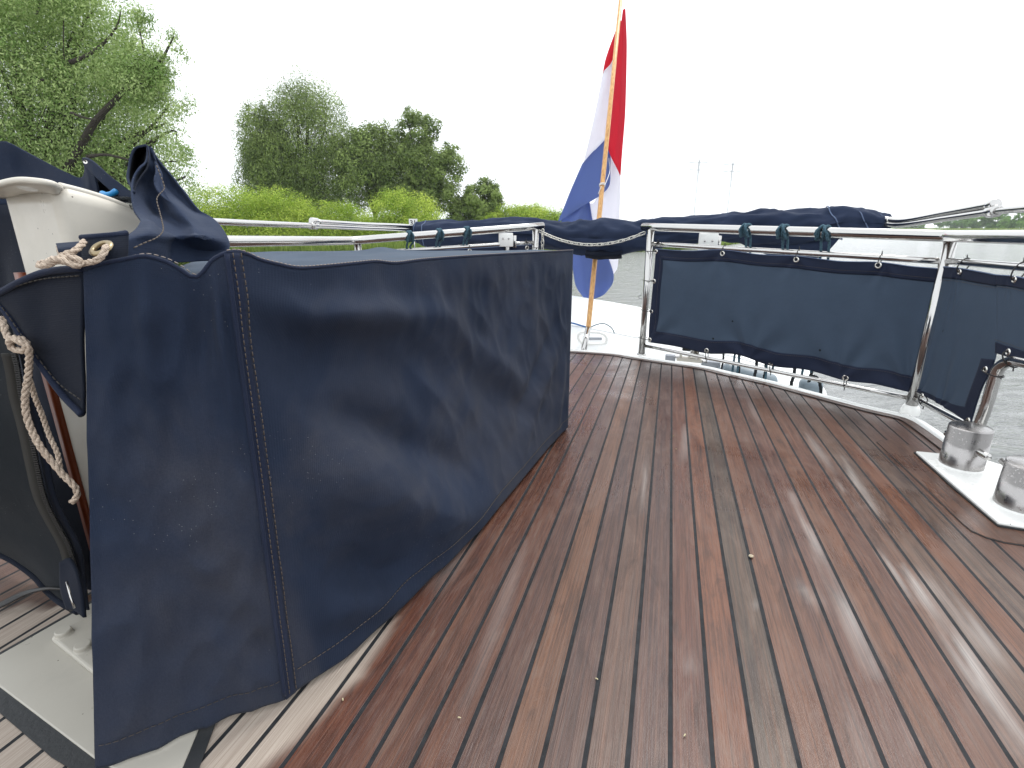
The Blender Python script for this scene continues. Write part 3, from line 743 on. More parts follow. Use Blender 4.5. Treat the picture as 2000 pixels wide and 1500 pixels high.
chain('gap_chain', 'galvanised chain hanging in a curve across the gap in the stern rail', cat(ca, cb_, cc_, 200))
ce = vp(1060, 454, LA); ch2 = chain('spare_chain', 'short end of chain dangling from the post with a black clip', [ce + Vector((0, -.012, -.002 * k)) for k in range(58)])
vs, fs = box_geo(ce + Vector((.012, -.012, -.125)), .026, .012, .022); bevel(mesh_obj('clip', vs, fs, M['black'], ch2), .003)

# ------------------------------------------------------------------ FLAGPOLE and FLAG
PB = deck(1139, 686); PPl = (xy(PB), xy(PB + PD))
ptop = vp(1218, -60, PPl); psock = vp(1149, 641, PPl)
pole = tag(empty('flagpole', PB), 'slanting varnished wooden flagstaff in a steel socket at the stern', 'flagpole')
dpole = (ptop - PB).normalized()
tube('staff', [psock - dpole * .02, psock, psock.lerp(ptop, .5), ptop], [.0165, .0165, .0155, .0125], M['oar'], pole, 20)
tube('socket', [PB - Vector((0, 0, .01)), psock], .0185, M['steel'], pole, 24)
kn = vp(1176, 364, PPl)
cp = [kn + (dpole.cross(Vector((0, 0, 1))).normalized() * math.cos(a) + dpole.cross(dpole.cross(Vector((0, 0, 1)))).normalized() * math.sin(a)) * .0185 + dpole * (.004 * a / 3) for a in np.linspace(0, 12.5, 50)]
tube('halyard', cp, .003, M['whitecord'], pole, 8)
tube('halyard', [kn + Vector((.014, -.015, .0)), vp(1187, 335, PPl) + Vector((.012, -.012, 0)), vp(1183, 310, PPl) + Vector((.02, -.01, 0))], .0022, M['whitecord'], pole, 8, 20)
tube('halyard', [kn + Vector((-.008, -.018, 0)), kn + Vector((-.02, -.02, -.03)), kn + Vector((-.028, -.02, -.05))], .0022, M['whitecord'], pole, 8, 12)
FY = ptop.y + .10
print('pole', PB, ptop, 'knot', kn)
def fl(rows, mt, name, amp=.02, nu=26, nv=50, seed=0, k=2.0):
    R3 = [[at(px, py, FY + dy) for (px, py, dy) in r] for r in rows]
    P = net(R3, nu, nv); out = []
    for j, r in enumerate(P):
        row = []
        for i, p in enumerate(r):
            row.append(p + Vector((0, amp * math.sin(i / (nu - 1) * math.pi * k + seed + j * .05) + .012 * noise.noise(Vector((p.x * 6, p.z * 3, seed))), 0)))
        out.append(row)
    return grid(out, name, mt, flag, .001)
flag = tag(empty('flag', ptop), 'red, white and blue striped national flag hanging limp and folded behind the staff', 'flag')
fl([[(1217, 18, 0), (1219, 18, 0), (1222, 18, 0)], [(1206, 100, 0), (1214, 100, -.03), (1225, 100, 0)], [(1196, 200, 0), (1210, 205, -.04), (1222, 210, 0)], [(1186, 280, 0), (1204, 300, -.03), (1216, 290, 0)], [(1211, 343, 0), (1212, 344, 0), (1213, 345, 0)]][:4] + [[(1209, 338, 0), (1211, 344, 0), (1212, 341, 0)]], M['red'], 'red_stripe', .01, seed=1)
fl([[(1210, 40, .06), (1212, 40, .06), (1214, 40, .06)], [(1186, 105, .06), (1200, 95, .06), (1212, 80, .06)], [(1179, 132, .06), (1190, 125, .06), (1210, 100, .06)], [(1177, 145, .06), (1193, 124, .06), (1205, 112, .06)]], M['red'], 'red_stripe', .006, seed=2)
fl([[(1178, 140, .05), (1194, 122, .05), (1212, 80, .05)], [(1166, 200, .05), (1185, 195, .04), (1208, 190, .05)], [(1152, 265, .05), (1178, 255, .04), (1200, 250, .05)], [(1138, 322, .05), (1160, 296, .04), (1186, 268, .05)]], M['fwhite'], 'white_stripe', .012, seed=3)
fl([[(1137, 320, .045), (1160, 294, .035), (1192, 262, .045)], [(1115, 370, .04), (1150, 345, .02), (1192, 330, .03)], [(1100, 408, .04), (1140, 392, .01), (1190, 362, .02)], [(1088, 436, .03), (1130, 408, .01), (1176, 380, .01)]], M['blue'], 'blue_stripe', .012, seed=4)
fl([[(1186, 280, .08), (1198, 300, .08), (1212, 345, .08)], [(1184, 340, .08), (1198, 360, .06), (1211, 380, .08)], [(1160, 395, .08), (1188, 420, .06), (1209, 440, .08)], [(1140, 400, .08), (1180, 470, .06), (1208, 480, .08)], [(1150, 500, .08), (1185, 510, .06), (1207, 520, .08)], [(1165, 550, .08), (1185, 545, .06), (1200, 535, .08)]], M['fwhite'], 'white_stripe', .014, seed=5)
fl([[(1130, 398, .055), (1140, 392, .055), (1150, 386, .055)], [(1098, 425, .055), (1130, 430, .045), (1160, 440, .055)], [(1105, 470, .055), (1140, 475, .035), (1178, 480, .055)], [(1118, 520, .055), (1150, 520, .035), (1196, 528, .055)], [(1125, 558, .05), (1158, 562, .04), (1196, 552, .05)], [(1140, 582, .05), (1162, 584, .04), (1182, 573, .05)]], M['blue'], 'blue_stripe', .02, 30, 60, 6, 3.)

# ------------------------------------------------------------------ ROLLED CANOPY on its hinged frame
rc = Vector((.845 * H, 4.9 * H, 0)); RP = (xy(rc), xy(rc + PN)); rn = plane_n(RP)
ST = [(806, 441, 468), (815, 435, 474), (835, 433, 481), (870, 432, 486), (920, 433, 484), (985, 429, 482), (1045, 430, 484), (1095, 434, 488), (1140, 433, 496), (1190, 431, 500), (1240, 432, 492), (1290, 429, 482), (1345, 427, 474), (1395, 421, 468), (1440, 417, 470), (1500, 413, 478), (1560, 412, 476), (1605, 409, 470), (1640, 406, 462), (1680, 409, 462), (1715, 415, 456), (1733, 418, 452), (1740, 424, 447)]
cen = [(vp(x, a, RP) + vp(x, b, RP)) * .5 for x, a, b in ST]; rad = [(vp(x, a, RP) - vp(x, b, RP)).length * .5 for x, a, b in ST]
ca_ = tag(empty('rolled_canopy', cen[10]), 'long navy canopy rolled up on its steel frame behind the stern rail', 'rolled canopy')
ns, sg = 330, 44; P = []
for i in range(ns):
    t = i / (ns - 1); c = cr(cen, t); x = t * (len(rad) - 1); k = min(int(x), len(rad) - 2); f = x - k; f = f * f * (3 - 2 * f); rr = rad[k] * (1 - f) + rad[k + 1] * f
    row = []
    for j in range(sg + 1):
        a = 2 * math.pi * j / sg
        sp_ = 9 * t * 2.2 + a * .9
        w_ = noise.noise(Vector((math.cos(a) * 1.1 + 2.5 * t, math.sin(a) * 1.1, t * 16))) * .16 + noise.noise(Vector((math.cos(a) * 2.3, math.sin(a) * 2.3 + 9, t * 34 + a * .6))) * .09 + .05 * math.sin(sp_ * 2.3 + 3 * noise.noise(Vector((t * 8, 0, 0))))
        rgd = lambda q: (.35 - abs(noise.noise(q))) * 1.0
        w_ = w_ * .7 + .42 * rgd(Vector((math.cos(a) * 1.3 + 4, math.sin(a) * 1.3, t * 13 + a * .35))) + .22 * rgd(Vector((math.cos(a) * 2.6 + 4, math.sin(a) * 2.6, t * 30 - a * .8)))
        e = rr * (.97 + w_ * min(1, 8 * min(t, 1 - t) + .15))
        row.append(c + Vector((0, 0, 1)) * (e * math.sin(a)) + rn * (e * .8 * math.cos(a)))
    P.append(row)
roll_o = grid(P, 'rolled_cloth', M['roll'], ca_, 0)
for t, w in ((.045, 2), (.085, 2), (.80, 2), (.865, 2), (.955, 2)):
    i = int(t * ns); Q = [[(p - cr(cen, (i + d) / (ns - 1))) * 1.02 + cr(cen, (i + d) / (ns - 1)) for p in P[i + d]] for d in range(w)]
    if t > .5: Q = [[Q[a][b] + PN * (.05 * math.sin(b / sg * 2 * math.pi)) * (-1) for b in range(sg + 1)] for a in range(w)]
    grid(Q, 'binding_tape', M['binding'], roll_o, .002)
for end in (0, ns - 1):      # spiral end caps
    cc = cr(cen, end / (ns - 1)); vs = [cc + (PN if end else -PN) * .015] + P[end]; mesh_obj('roll_end', vs, [(0, k, k + 1) for k in range(1, sg + 1)], M['navy_dark'], ca_)
# lower hanging belly at the big fold and the flap under the centre
def belly(pts_top, pts_bot, name, off=.0, m=M['roll']):
    a = [vp(*p, RP) + rn * off for p in pts_top]; b = [vp(*p, RP) + rn * off for p in pts_bot]; mm = [(x + y) * .5 + rn * .03 for x, y in zip(a, b)]
    return grid(displace(net([a, mm, b], 60, 18), fold_noise(7, .008)), name, m, ca_, .004)
belly([(1415, 455), (1480, 455), (1550, 455), (1620, 452), (1650, 450)], [(1425, 464), (1465, 484), (1510, 500), (1590, 504), (1608, 500)], 'hanging_fold')
belly([(1147, 488), (1180, 490), (1217, 486)], [(1146, 503), (1180, 506), (1216, 503)], 'strap_flap', .05, M['navy_dark'])
eyelet(vp(1731, 430, RP) + rn * (rad[-3] * .9), rn, ca_, .016)
def arm(pts, r, par, name='frame_tube'): return tube(name, pts, r, M['steel'], par, 18, 30)
# hinged arms running forward on both sides
Lp = (xy(cen[0]), (cen[0].x - PD.x * 1.0, cen[0].y - PD.y * 1.0)); Rp = (xy(cen[-1]), (cen[-1].x - PD.x * 1.05, cen[-1].y - PD.y * 1.0))
arm([vp(830, 449, Lp) if False else cen[0] + PN * .05 + Vector((0, 0, .012)), vp(800, 442, Lp), vp(700, 438, Lp), vp(616, 433, Lp)], .0125, ca_)
arm([cen[0] + PN * .05, vp(800, 449, Lp), vp(700, 445, Lp), vp(613, 441, Lp), vp(500, 436.5, Lp), vp(400, 432, Lp), vp(300, 429, Lp)], .0135, ca_)
vs, fs = tube_geo([vp(619, 441, Lp), vp(606, 440.5, Lp)], .019, 18); tube_geo([vp(620, 433, Lp), vp(608, 431.5, Lp)], .018, 14, vs, fs); box_geo(vp(612, 436, Lp), .03, .03, .035, None, vs, fs); bevel(mesh_obj('joint_clamp', vs, fs, M['steel'], ca_), .003)
e_ = cen[-1]
arm([e_ - PN * .06 + Vector((0, 0, .03)), vp(1760, 431, Rp), vp(1850, 415, Rp), vp(1938, 399, Rp)], .0125, ca_)
arm([e_ - PN * .06, vp(1760, 439, Rp), vp(1850, 426, Rp), vp(1940, 413, Rp), vp(2000, 407, Rp), vp(2120, 396, Rp)], .0135, ca_)
vs, fs = tube_geo([vp(1932, 414, Rp), vp(1948, 412, Rp)], .022, 18); tube_geo([vp(1934, 400, Rp), vp(1946, 398, Rp)], .019, 14, vs, fs); bevel(mesh_obj('joint_clamp', vs, fs, M['steel'], ca_), .003)

# ------------------------------------------------------------------ plates, dinghy, fenders behind the stern
def plate(label, x0, x1, y0, y1, Yd):
    p = [at(x0, y0, Yd), at(x1, y0, Yd), at(x1, y1, Yd), at(x0, y1, Yd)]; t = tag(empty('davit_plate', (p[2] + p[3]) / 2), label, 'mounting plate', 'white screwed plates behind the stern rail')
    c = sum(p, Vector((0, 0, 0))) / 4; vs, fs = box_geo(c, (p[1] - p[0]).length, .012, (p[0] - p[3]).length); bevel(mesh_obj('board', vs, fs, M['white'], t), .004)
    for k in (-1, 1): lathe('screw', [(.0001, .004), (.005, .003), (.006, 0)], c + Vector((k * (p[1] - p[0]).length * .2, -.007, .008)), M['steel'], t, 12, Vector((0, -1, 0)))
    w = (p[1] - p[0]).length
    vs, fs = box_geo(c + Vector((w * .62, .03, -.01)), w * .25, .03, (p[0] - p[3]).length * .9); bevel(mesh_obj('bracket', vs, fs, M['steel'], t), .003)
    vs, fs = box_geo(c + Vector((0, .03, -.35)), .04, .04, .62); mesh_obj('support_post', vs, fs, M['steel'], t)
plate('white plate with two screws behind the short rail', 974, 1002, 455, 482, 3.22)
plate('white plate with two screws behind the long rail', 1364, 1402, 455, 492, 2.98)
# white dinghy carried across the stern
dg = tag(empty('dinghy', (1.3, 4., -1)), 'white dinghy with a blue grab line carried upside down across the stern', 'dinghy')
up_ = [(860, 545, 4.35), (1000, 562, 4.3), (1120, 580, 4.2), (1262, 605, 4.05), (1400, 640, 3.85), (1500, 680, 3.65), (1560, 712, 3.5), (1598, 742, 3.4)]
mi_ = [(860, 620, 3.95), (1000, 625, 3.92), (1120, 637, 3.86), (1262, 664, 3.72), (1400, 690, 3.5), (1500, 718, 3.32), (1560, 742, 3.22), (1612, 768, 3.14)]
lo_ = [(860, 725, 3.6), (1000, 725, 3.6), (1120, 735, 3.52), (1262, 755, 3.38), (1400, 772, 3.2), (1500, 790, 3.05), (1560, 806, 2.95), (1625, 815, 2.9)]
ub, mb_, lb = [[at(*p) for p in r] for r in (up_, mi_, lo_)]
bk = [p + Vector((.1, .35, -.10)) for p in ub]; bk2 = [p + Vector((.1, .5, -.6)) for p in ub]; und = [p + Vector((0, .1, -.3)) for p in lb]
def nets(rs, nu, nvs):
    out = []
    for (a, b), nv in zip(zip(rs, rs[1:]), nvs):
        for j in range(nv): out.append([cr(a, i / (nu - 1)).lerp(cr(b, i / (nu - 1)), j / nv) for i in range(nu)])
    out.append([cr(rs[-1], i / (nu - 1)) for i in range(nu)]); return out
hullg = grid(nets([bk2, bk, ub, mb_, lb, und], 60, [4, 3, 8, 8, 3]), 'hull', M['hull'], dg, .02)
bvp = [p + Vector((0, -.006, .004)) for p in mb_]; tube('strake', bvp, .008, M['hull'], dg, 10, 60)
gl = [at(*p) for p in ((1070, 628, 3.86), (1112, 630, 3.84), (1135, 636, 3.82), (1150, 640, 3.78))]; tube('grab_line', gl, .006, mat('blue_line', (.03, .12, .32), .7), dg, 8, 30)
gl = [at(*p) for p in ((1150, 641, 3.78), (1165, 634, 3.74), (1180, 632, 3.72), (1194, 640, 3.72), (1200, 650, 3.74))]; tube('grab_line', gl, .005, M['fender'], dg, 8, 40)
hc = at(1156, 659, 3.74)
vs, fs = [], []; ring = []
for k in range(41):
    a = 2 * math.pi * k / 40; ring.append(hc + Vector((.105 * math.copysign(abs(math.cos(a)) ** .6, math.cos(a)), -.03, .045 * math.copysign(abs(math.sin(a)) ** .8, math.sin(a)) - .012 * math.cos(a))))
tube_geo(ring, .010, 10, vs, fs, False); hd = mesh_obj('handle', vs, fs, M['white'], dg)
vs, fs = box_geo(hc + Vector((.02, -.03, -.004)), .10, .015, .02); bevel(mesh_obj('grip', vs, fs, M['pad'], hd), .006)
# fenders
def fender(label, a, b, r, m=M['fender']):
    d = (b - a).normalized(); L = (b - a).length; pr = [(.0001, 0), (r * .35, .002)]
    for k in range(1, 9): t = k / 8 * math.pi / 2; pr.append((r * (.35 + .65 * math.sin(t)), r * .55 * (1 - math.cos(t))))
    pr2 = [(x, L - z) for x, z in pr[::-1]]
    t = tag(empty('fender', a), label, 'fender'); lathe('body', pr + pr2, a, m, t, 32, d)
    vs, fs = tube_geo([a - d * .02, a + d * .03], r * .3, 12); tube_geo([b - d * .03, b + d * .02], r * .3, 12, vs, fs); mesh_obj('rope_eye', vs, fs, m, t); return t
fa, fb = at(1416, 724, 2.98), at(1526, 755, 2.86)
fender('grey fender lying lengthwise outside the deck edge under the long panel', fa + Vector((0, .06, -.02)), fb + Vector((0, .06, -.02)), .068)
fc = at(1592, 775, 2.78); fender('small grey-blue fender hanging upright by the end of the dinghy', fc + Vector((0, .06, .09)), fc + Vector((.02, .08, -.28)), .062)
for k, (x0, y0, x1, y1, Yd) in enumerate(((1413, 690, 1409, 725, 2.9), (1443, 695, 1443, 735, 2.84), (1478, 702, 1473, 742, 2.8), (1495, 706, 1491, 745, 2.78), (1552, 718, 1545, 755, 2.7))):
    labs = ('thin black line dropping past the deck edge, nearest the cream hinge', 'black line crossing the end of the lying fender', 'thick black line of the close pair crossing the lying fender', 'thin black line of the close pair crossing the lying fender', 'thick twisted black line between the two fenders')
    o = rope('fender_line', [at(x0, y0 - 60, Yd + .02), at(x0, y0, Yd), at((x0 + x1) / 2 + 1, (y0 + y1) / 2, Yd), at(x1, y1, Yd), at(x1 - 1, y1 + 60, Yd)], (.006, .0065, .0085, .006, .009)[k], M['blackrope'], None, 40)
    tag(o, labs[k].replace('nearest', 'beside'), 'rope', 'black fender lines under the long panel')
o = rope('fender_line', [at(1590, 712, 2.66), at(1580, 745, 2.66), at(1583, 735, 2.64), at(1596, 738, 2.6), at(1603, 760, 2.6), at(1602, 800, 2.6)], .0085, M['blackrope'], None, 50)
tag(o, 'looped black line holding the small upright fender', 'rope', 'black fender lines under the long panel')
# cream hinge bracket and grey pads
hb = at(1346, 702, 3.02); ex = Vector((PN.x, PN.y, -.03)).normalized(); Rm = Matrix((ex, Vector((0, 0, 1)).cross(ex).normalized(), Vector((0, 0, 1)))).transposed()
br = tag(empty('hinge_bracket', hb), 'cream metal hinge bracket just outside the deck edge', 'bracket')
vs, fs = box_geo(hb, .145, .06, .02, Rm); box_geo(hb + ex * -.05 + Vector((0, 0, .02)), .014, .05, .03, Rm, vs, fs); box_geo(hb + ex * .055 + Vector((0, 0, .02)), .014, .05, .03, Rm, vs, fs); box_geo(hb + ex * .0 + Vector((0, 0, .018)), .012, .055, .03, Rm, vs, fs)
bevel(mesh_obj('bracket_body', vs, fs, M['cream'], br, False), .003)
vs, fs = tube_geo([hb - ex * .075 + Vector((0, 0, .034)), hb + ex * .08 + Vector((0, 0, .034))], .007, 10); box_geo(hb + ex * -.07 + Vector((0, -.01, .01)), .03, .03, .008, Rm, vs, fs); box_geo(hb + ex * .08 + Vector((0, -.01, .0)), .04, .03, .008, Rm, vs, fs); mesh_obj('hinge_pin', vs, fs, M['steel'], br)
vs, fs = box_geo(at(1347, 680, 3.1), .085, .03, .035, Rm); bevel(mesh_obj('latch', vs, fs, M['black'], br, False), .003)
for lab, x, y, w in (('grey rubber pad beside the cream hinge, chain side', 1309, 700, .06), ('grey rubber pad with scalloped edge between hinge and lying fender', 1388, 712, .11)):
    vs, fs = box_geo(at(x, y, 3.1), w, .05, .045, Rm); o = bevel(mesh_obj('rubber_pad', vs, fs, M['pad'], None, False), .006); tag(o, lab, 'rubber pad')

# ------------------------------------------------------------------ BOLLARDS
def bollard(label, base_px, top_y, r, bar):
    b = deck(*base_px, .014); zt = zfor(b.x, b.y, top_y); h = zt - b.z
    t = tag(empty('bollard', b), label, 'bollard', 'steel mooring bollards on the white plinth')
    body = lathe('body', [(r * 1.04, 0), (r * 1.04, .002), (r * 1.0, h * .97), (r * 1.0, h - .004), (r * .985, h), (r * .955, h + .0015), (r * .94, h), (r * .9, h + .001), (.0001, h + .003)], b, M['brushed'], t, 64)
    lathe('weld_fillet', [(r * 1.03, .006), (r * 1.07, .002), (r * 1.13, .0)], b, M['white'], t, 48)
    z = b.z + h * bar[0]; e1, e2 = onz(bar[1], bar[2], z), None
    c = Vector((b.x, b.y, z)); d = (e1 - c); L = d.length; d.normalize()
    pts = [c - d * L, c - d * (L - .004), c + d * (L - .004), c + d * L]
    tube('cross_bar', pts, [.0085, .0105, .0105, .0085], M['steel'], t, 20)
bollard('polished steel bollard with a cross bar, standing in front of the gate hoop', (1876, 909), 834, .0535, (.55, 1931, 894))
bollard('polished steel bollard cut by the picture edge, beside the other bollard', (1992, 990), 907, .0535, (.60, 2068, 990))
# little things on the deck
sn = deck(1467, 1087, .004); t = tag(empty('snail_shell', sn), 'tiny pale snail shell lying on a grey plank', 'snail shell')
vs, fs = tube_geo([sn + Vector((.0042 * (1 - k / 40) * math.cos(k * .38), .0042 * (1 - k / 40) * math.sin(k * .38), .0045 * k / 40)) for k in range(40)], [.0026 * (1 - k / 52) for k in range(40)], 8); mesh_obj('shell_coil', vs, fs, mat('shell', (.45, .38, .27), .5), t)
LIT = ((670, 1368, 'crumb on the reddish plank below the bench cover hem'), (900, 1402, 'white fleck on the dark plank before the bench'), (1168, 1327, 'yellow seed on the caulk line between two brown planks'), (1336, 1438, 'pale seed on the wide red plank'), (1315, 852, 'green leaf scrap on a seam far down the deck'), (1322, 877, 'pale droppings spot on a seam towards the stern'))
for x, y, lab in LIT:
    p = deck(x, y, .003); vs, fs = [], []; a = rng.random() * 3
    for k in range(5): tube_geo([p + Vector((.0009 * k * math.cos(a), .0009 * k * math.sin(a), .0005 * math.sin(k))), p + Vector((.0009 * (k + 1) * math.cos(a + .3), .0009 * (k + 1) * math.sin(a + .3), 0))], .0009, 6, vs, fs)
    tag(mesh_obj('deck_crumb', vs, fs, mat('crumb', (.55, .48, .30) if 'green' not in lab else (.25, .32, .06), .8)), lab, 'debris', 'crumbs on the deck')

# ------------------------------------------------------------------ COVERED BENCH (navy canvas box)
cov = tag(empty('bench_cover', deck(560, 1362)), 'big navy canvas cover draped over a bench box, with brown stitched seams', 'boat cover')
seatbot = [deck(x, y, .012) for x, y in hem_px]
topl = (xy(deck(560, 1362)), xy(deck(1109, 834)))
ddx = Vector((topl[1][0] - topl[0][0], topl[1][1] - topl[0][1], 0)).normalized(); dno = Vector((ddx.y, -ddx.x, 0))     # outward, to starboard
topl2 = ((topl[0][0] - dno.x * .0, topl[0][1] - dno.y * .0), topl[1])
top_px = [(443, 495), (458, 493), (474, 495), (490, 501), (508, 509), (544, 518), (587, 525), (652, 520), (700, 515), (735, 512), (774, 515), (832, 508), (940, 500), (1048, 494), (1119, 490)]
toppt = [vp(x, y, topl2) for x, y in top_px]
NU, NV = 230, 120
topE = even(toppt, NU); botE = even(seatbot, NU)
rg = random.Random(5)
def gauss(x, s): return math.exp(-(x / s) ** 2)
def side_disp(u, v, p):
    d = 0
    # belly: cloth bows outward in the lower middle
    d += -.028 * math.sin(math.pi * min(1, u * 1.05)) * math.sin(math.pi * v) * 0.6
    env = math.sin(math.pi * min(max(v, 0), 1)) ** .4
    e0 = min(1, u * 7)
    # swag under the near corner, then long soft folds running down and aft
    d += .016 * gauss(v - (.07 + .30 * u), .045) * gauss(u - .16, .2) - .011 * gauss(v - (.18 + .38 * u), .07) * gauss(u - .18, .2)
    d += .030 * gauss(v - (.36 + 1.45 * u), .13) * gauss(u - .20, .24) * e0 - .014 * gauss(v - (.20 + 1.3 * u), .07) * gauss(u - .22, .18) * e0
    d -= .018 * gauss(v - (.62 + 1.5 * u), .08) * gauss(u - .12, .16) * e0 + .0
    d += .012 * gauss(v - (.74 + 1.3 * u), .07) * gauss(u - .10, .14) * e0 - .008 * gauss(v - (.86 + .9 * u), .04) * gauss(u - .06, .1) * e0
    d += .010 * gauss(v - (.18 + 1.1 * (u - .35)), .06) * gauss(u - .55, .16) - .010 * gauss(v - (.32 + 1.1 * (u - .35)), .07) * gauss(u - .55, .18)
    d += .008 * gauss(v - (.95 - 1.6 * (u - .62)), .07) * gauss(u - .78, .14) - .008 * gauss(v - (.80 - 1.6 * (u - .62)), .06) * gauss(u - .76, .12)
    d += .0008 * math.sin(u * 95 + 3 * noise.noise(Vector((u * 6, v * 2, 0)))) * gauss(v - .10, .12) * min(1, u * 3)
    d += .0007 * math.sin(u * 62 + 2.2 * noise.noise(Vector((u * 5, v * 1.5, 4)))) * (.25 + .75 * max(0, u - .45) / .55) * env
    d += .009 * gauss((u - .93) - (v - .75) * -.16, .02) * max(0, v - .25) - .009 * gauss((u - .975) - (v - .75) * -.1, .018) * max(0, v - .2)
    q_ = noise.noise(Vector((u * 9 - v * 3.2, v * 3.0 + u * 2.0, 6.3))); d += .0042 * (.5 - abs(q_) * 2.2) * env
    q_ = noise.noise(Vector((u * 24 - v * 6., v * 7 + u * 6.0, 2.3))); d += .0014 * (.5 - abs(q_) * 2.2)
    d += .006 * noise.noise(Vector((u * 4, v * 4, 1.7))) * env + .0022 * noise.noise(Vector((u * 13, v * 9, 3)))
    return -d * 1.45
side = [[topE[i].lerp(botE[i], j / (NV - 1)) for i in range(NU)] for j in range(NV)]
side = displace(side, lambda u, v, p: side_disp(u, v, p) * (min(1, v * 9) if v < .5 else 1) * min(1, u * 14 + .05) * min(1, (1 - u) * 14 + .05) * min(1, (1 - v) * 7 + .10))
grid(side, 'side_panel', M['navy'], cov, .002)
# end panel towards the camera's side (the flap at the near end)
lp = [(163, 527), (200, 517), (250, 507), (282, 502), (320, 511), (350, 526), (375, 543), (392, 538), (412, 513), (425, 503), (443, 495)]
eA = (xy(Vector((-.700 * H, .845 * H, 0))), xy(Vector((toppt[0].x, toppt[0].y, 0))))
etop = [vp(x, y, eA) for x, y in lp]; etop[-1] = topE[0].copy()
ebot = [deck(x, y, .012) for x, y in ((186, 1503), (245, 1484), (310, 1458), (380, 1428), (450, 1401), (510, 1381))] + [botE[0]]
nE = 90; eT = even(etop, nE); eB = even(ebot, nE)
endp = [[eT[i].lerp(eB[i], j / (NV - 1)) for i in range(nE)] for j in range(NV)]
def end_disp(u, v, p):
    d = .012 * gauss(u - .36 - v * .1, .06) * gauss(v - .05, .22) - .014 * gauss(u - .72, .1) * gauss(v - .06, .14)
    d += .010 * gauss(u - .88 - .05 * v, .05) * gauss(v - .1, .2) + .012 * gauss((v - .75) - (u - 1) * .35, .05) * max(0, u - .4) - .012 * gauss((v - .86) - (u - 1) * .3, .05) * max(0, u - .35)
    d += .007 * gauss((v - .5) - (u - 1) * .6, .06) * max(0, u - .45) + .006 * noise.noise(Vector((u * 3 + 8, v * 5, 1))) + .002 * noise.noise(Vector((u * 11, v * 17, 1)))
    q_ = noise.noise(Vector((u * 3 + v * 4, v * 6 - u * 2.0, 7.3))); d += .004 * (.5 - abs(q_) * 2.2)
    return -d * 1.2
endp = displace(endp, lambda u, v, p: end_disp(u, v, p) * min(1, v * 9) * min(1, (1 - u) * 12) * min(1, .3 + u * 12))
grid(endp, 'end_panel', M['navy'], cov, .002)
# top
Fx = toppt[-1]; zt = Fx.z
backl = [Vector((-.74 * H, 1.0 * H, eT[0].z - .01)), Vector((-.95 * H, 1.5 * H, zt)), Vector((-1.25 * H, 2.3 * H, zt)), Vector((-.9 * H, 2.5 * H, zt)), Vector((-.42 * H, 2.62 * H, zt + .004)), Vector((-.1 * H, 2.66 * H, zt - .002)), Vector((.22 * H, 2.62 * H, zt)), Fx + Vector((-.01, .05, 0))]
front = eT[:-1] + topE; nF = len(front); fr2 = even(front, 170); bk_ = even(backl, 170)
topg = [[fr2[i].lerp(bk_[i], j / 59) for i in range(170)] for j in range(60)]
def top_d(u, v, p):
    base = zt; return .007 * noise.noise(p * 5) * math.sin(math.pi * v) + .0
topg = displace(topg, top_d)
for j, r in enumerate(topg):
    for i, p in enumerate(r):
        t = j / 59; f = min(1, t * 3.2); p.z = p.z * (1 - f) + (zt + .006 * noise.noise(p * 7) + .012 * gauss((p - at(742, 486, p.y)).x, .05) * gauss(t - .9, .2)) * f if t > 0 else p.z
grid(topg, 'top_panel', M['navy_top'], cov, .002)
# back and far sides close the box
bl_ = [p for p in bk_]; dn_ = [Vector((p.x, p.y, dz(p.x, p.y, .01))) for p in bl_]
grid([[a.lerp(b, j / 11) for a, b in zip(bl_, dn_)] for j in range(12)], 'back_panel', M['navy'], cov, .002)
fz = [topE[-1].lerp(bk_[-1], k / 5) for k in range(6)]; fb_ = [side[-1][-1].lerp(dn_[-1], k / 5) for k in range(6)]
grid([[a.lerp(b, j / 11) for a, b in zip(fz, fb_)] for j in range(12)], 'back_panel', M['navy'], cov, .002)
# seams: welt, stitching rows, hem
def row(P, i): return [r[i] for r in P]
seam_w = [p + dno * .004 for p in row(side, 0)]
vs, fs = tube_geo([p + dno * .001 - ddx * .001 for p in resample(row(side, 0), .01)], .0032, 8); welt = mesh_obj('corner_seam', vs, fs, M['border'], cov)
strip = [[p + dno * .0018 for p in r[:4]] for r in side]; grid(strip, 'seam_tape', M['border'], cov, .0014)
out = dno * .0034
stitches('stitching', row(side, 1) if False else [r[1] + out for r in side], M['stitch'], cov, .006, .0035, .00075, out * .1)
stitches('stitching', [r[3] + out for r in side], M['stitch'], cov, .006, .0035, .00075, out * .1)
hemj = NV - 8
stitches('stitching', [p + out * .9 for p in side[hemj][4:]], M['stitch'], cov, .006, .0035, .0008, out * .1)
dne = (botE[0] - ebot[0]); dne = Vector((dne.y, -dne.x, 0)).normalized()
stitches('stitching', [p + dne * .003 for p in endp[hemj][2:-1]], mat('stitch_dark', (.05, .04, .035), .8), cov, .006, .0035, .0007, dne * .0003)
vs, fs = tube_geo([p + Vector((0, 0, .001)) for p in resample(front, .008)], .0026, 8); mesh_obj('top_seam', vs, fs, M['border'], cov)
stitches('stitching', [p + Vector((0, 0, .0034)) + dno * .001 for p in topE], M['stitchw'], cov, .005, .003, .0008, Vector((0, 0, .0003)))
stitches('stitching', [p + Vector((-.004, .012, .003)) for p in eT[25:75]], M['stitchw'], cov, .005, .003, .0007, Vector((0, 0, .0003)))
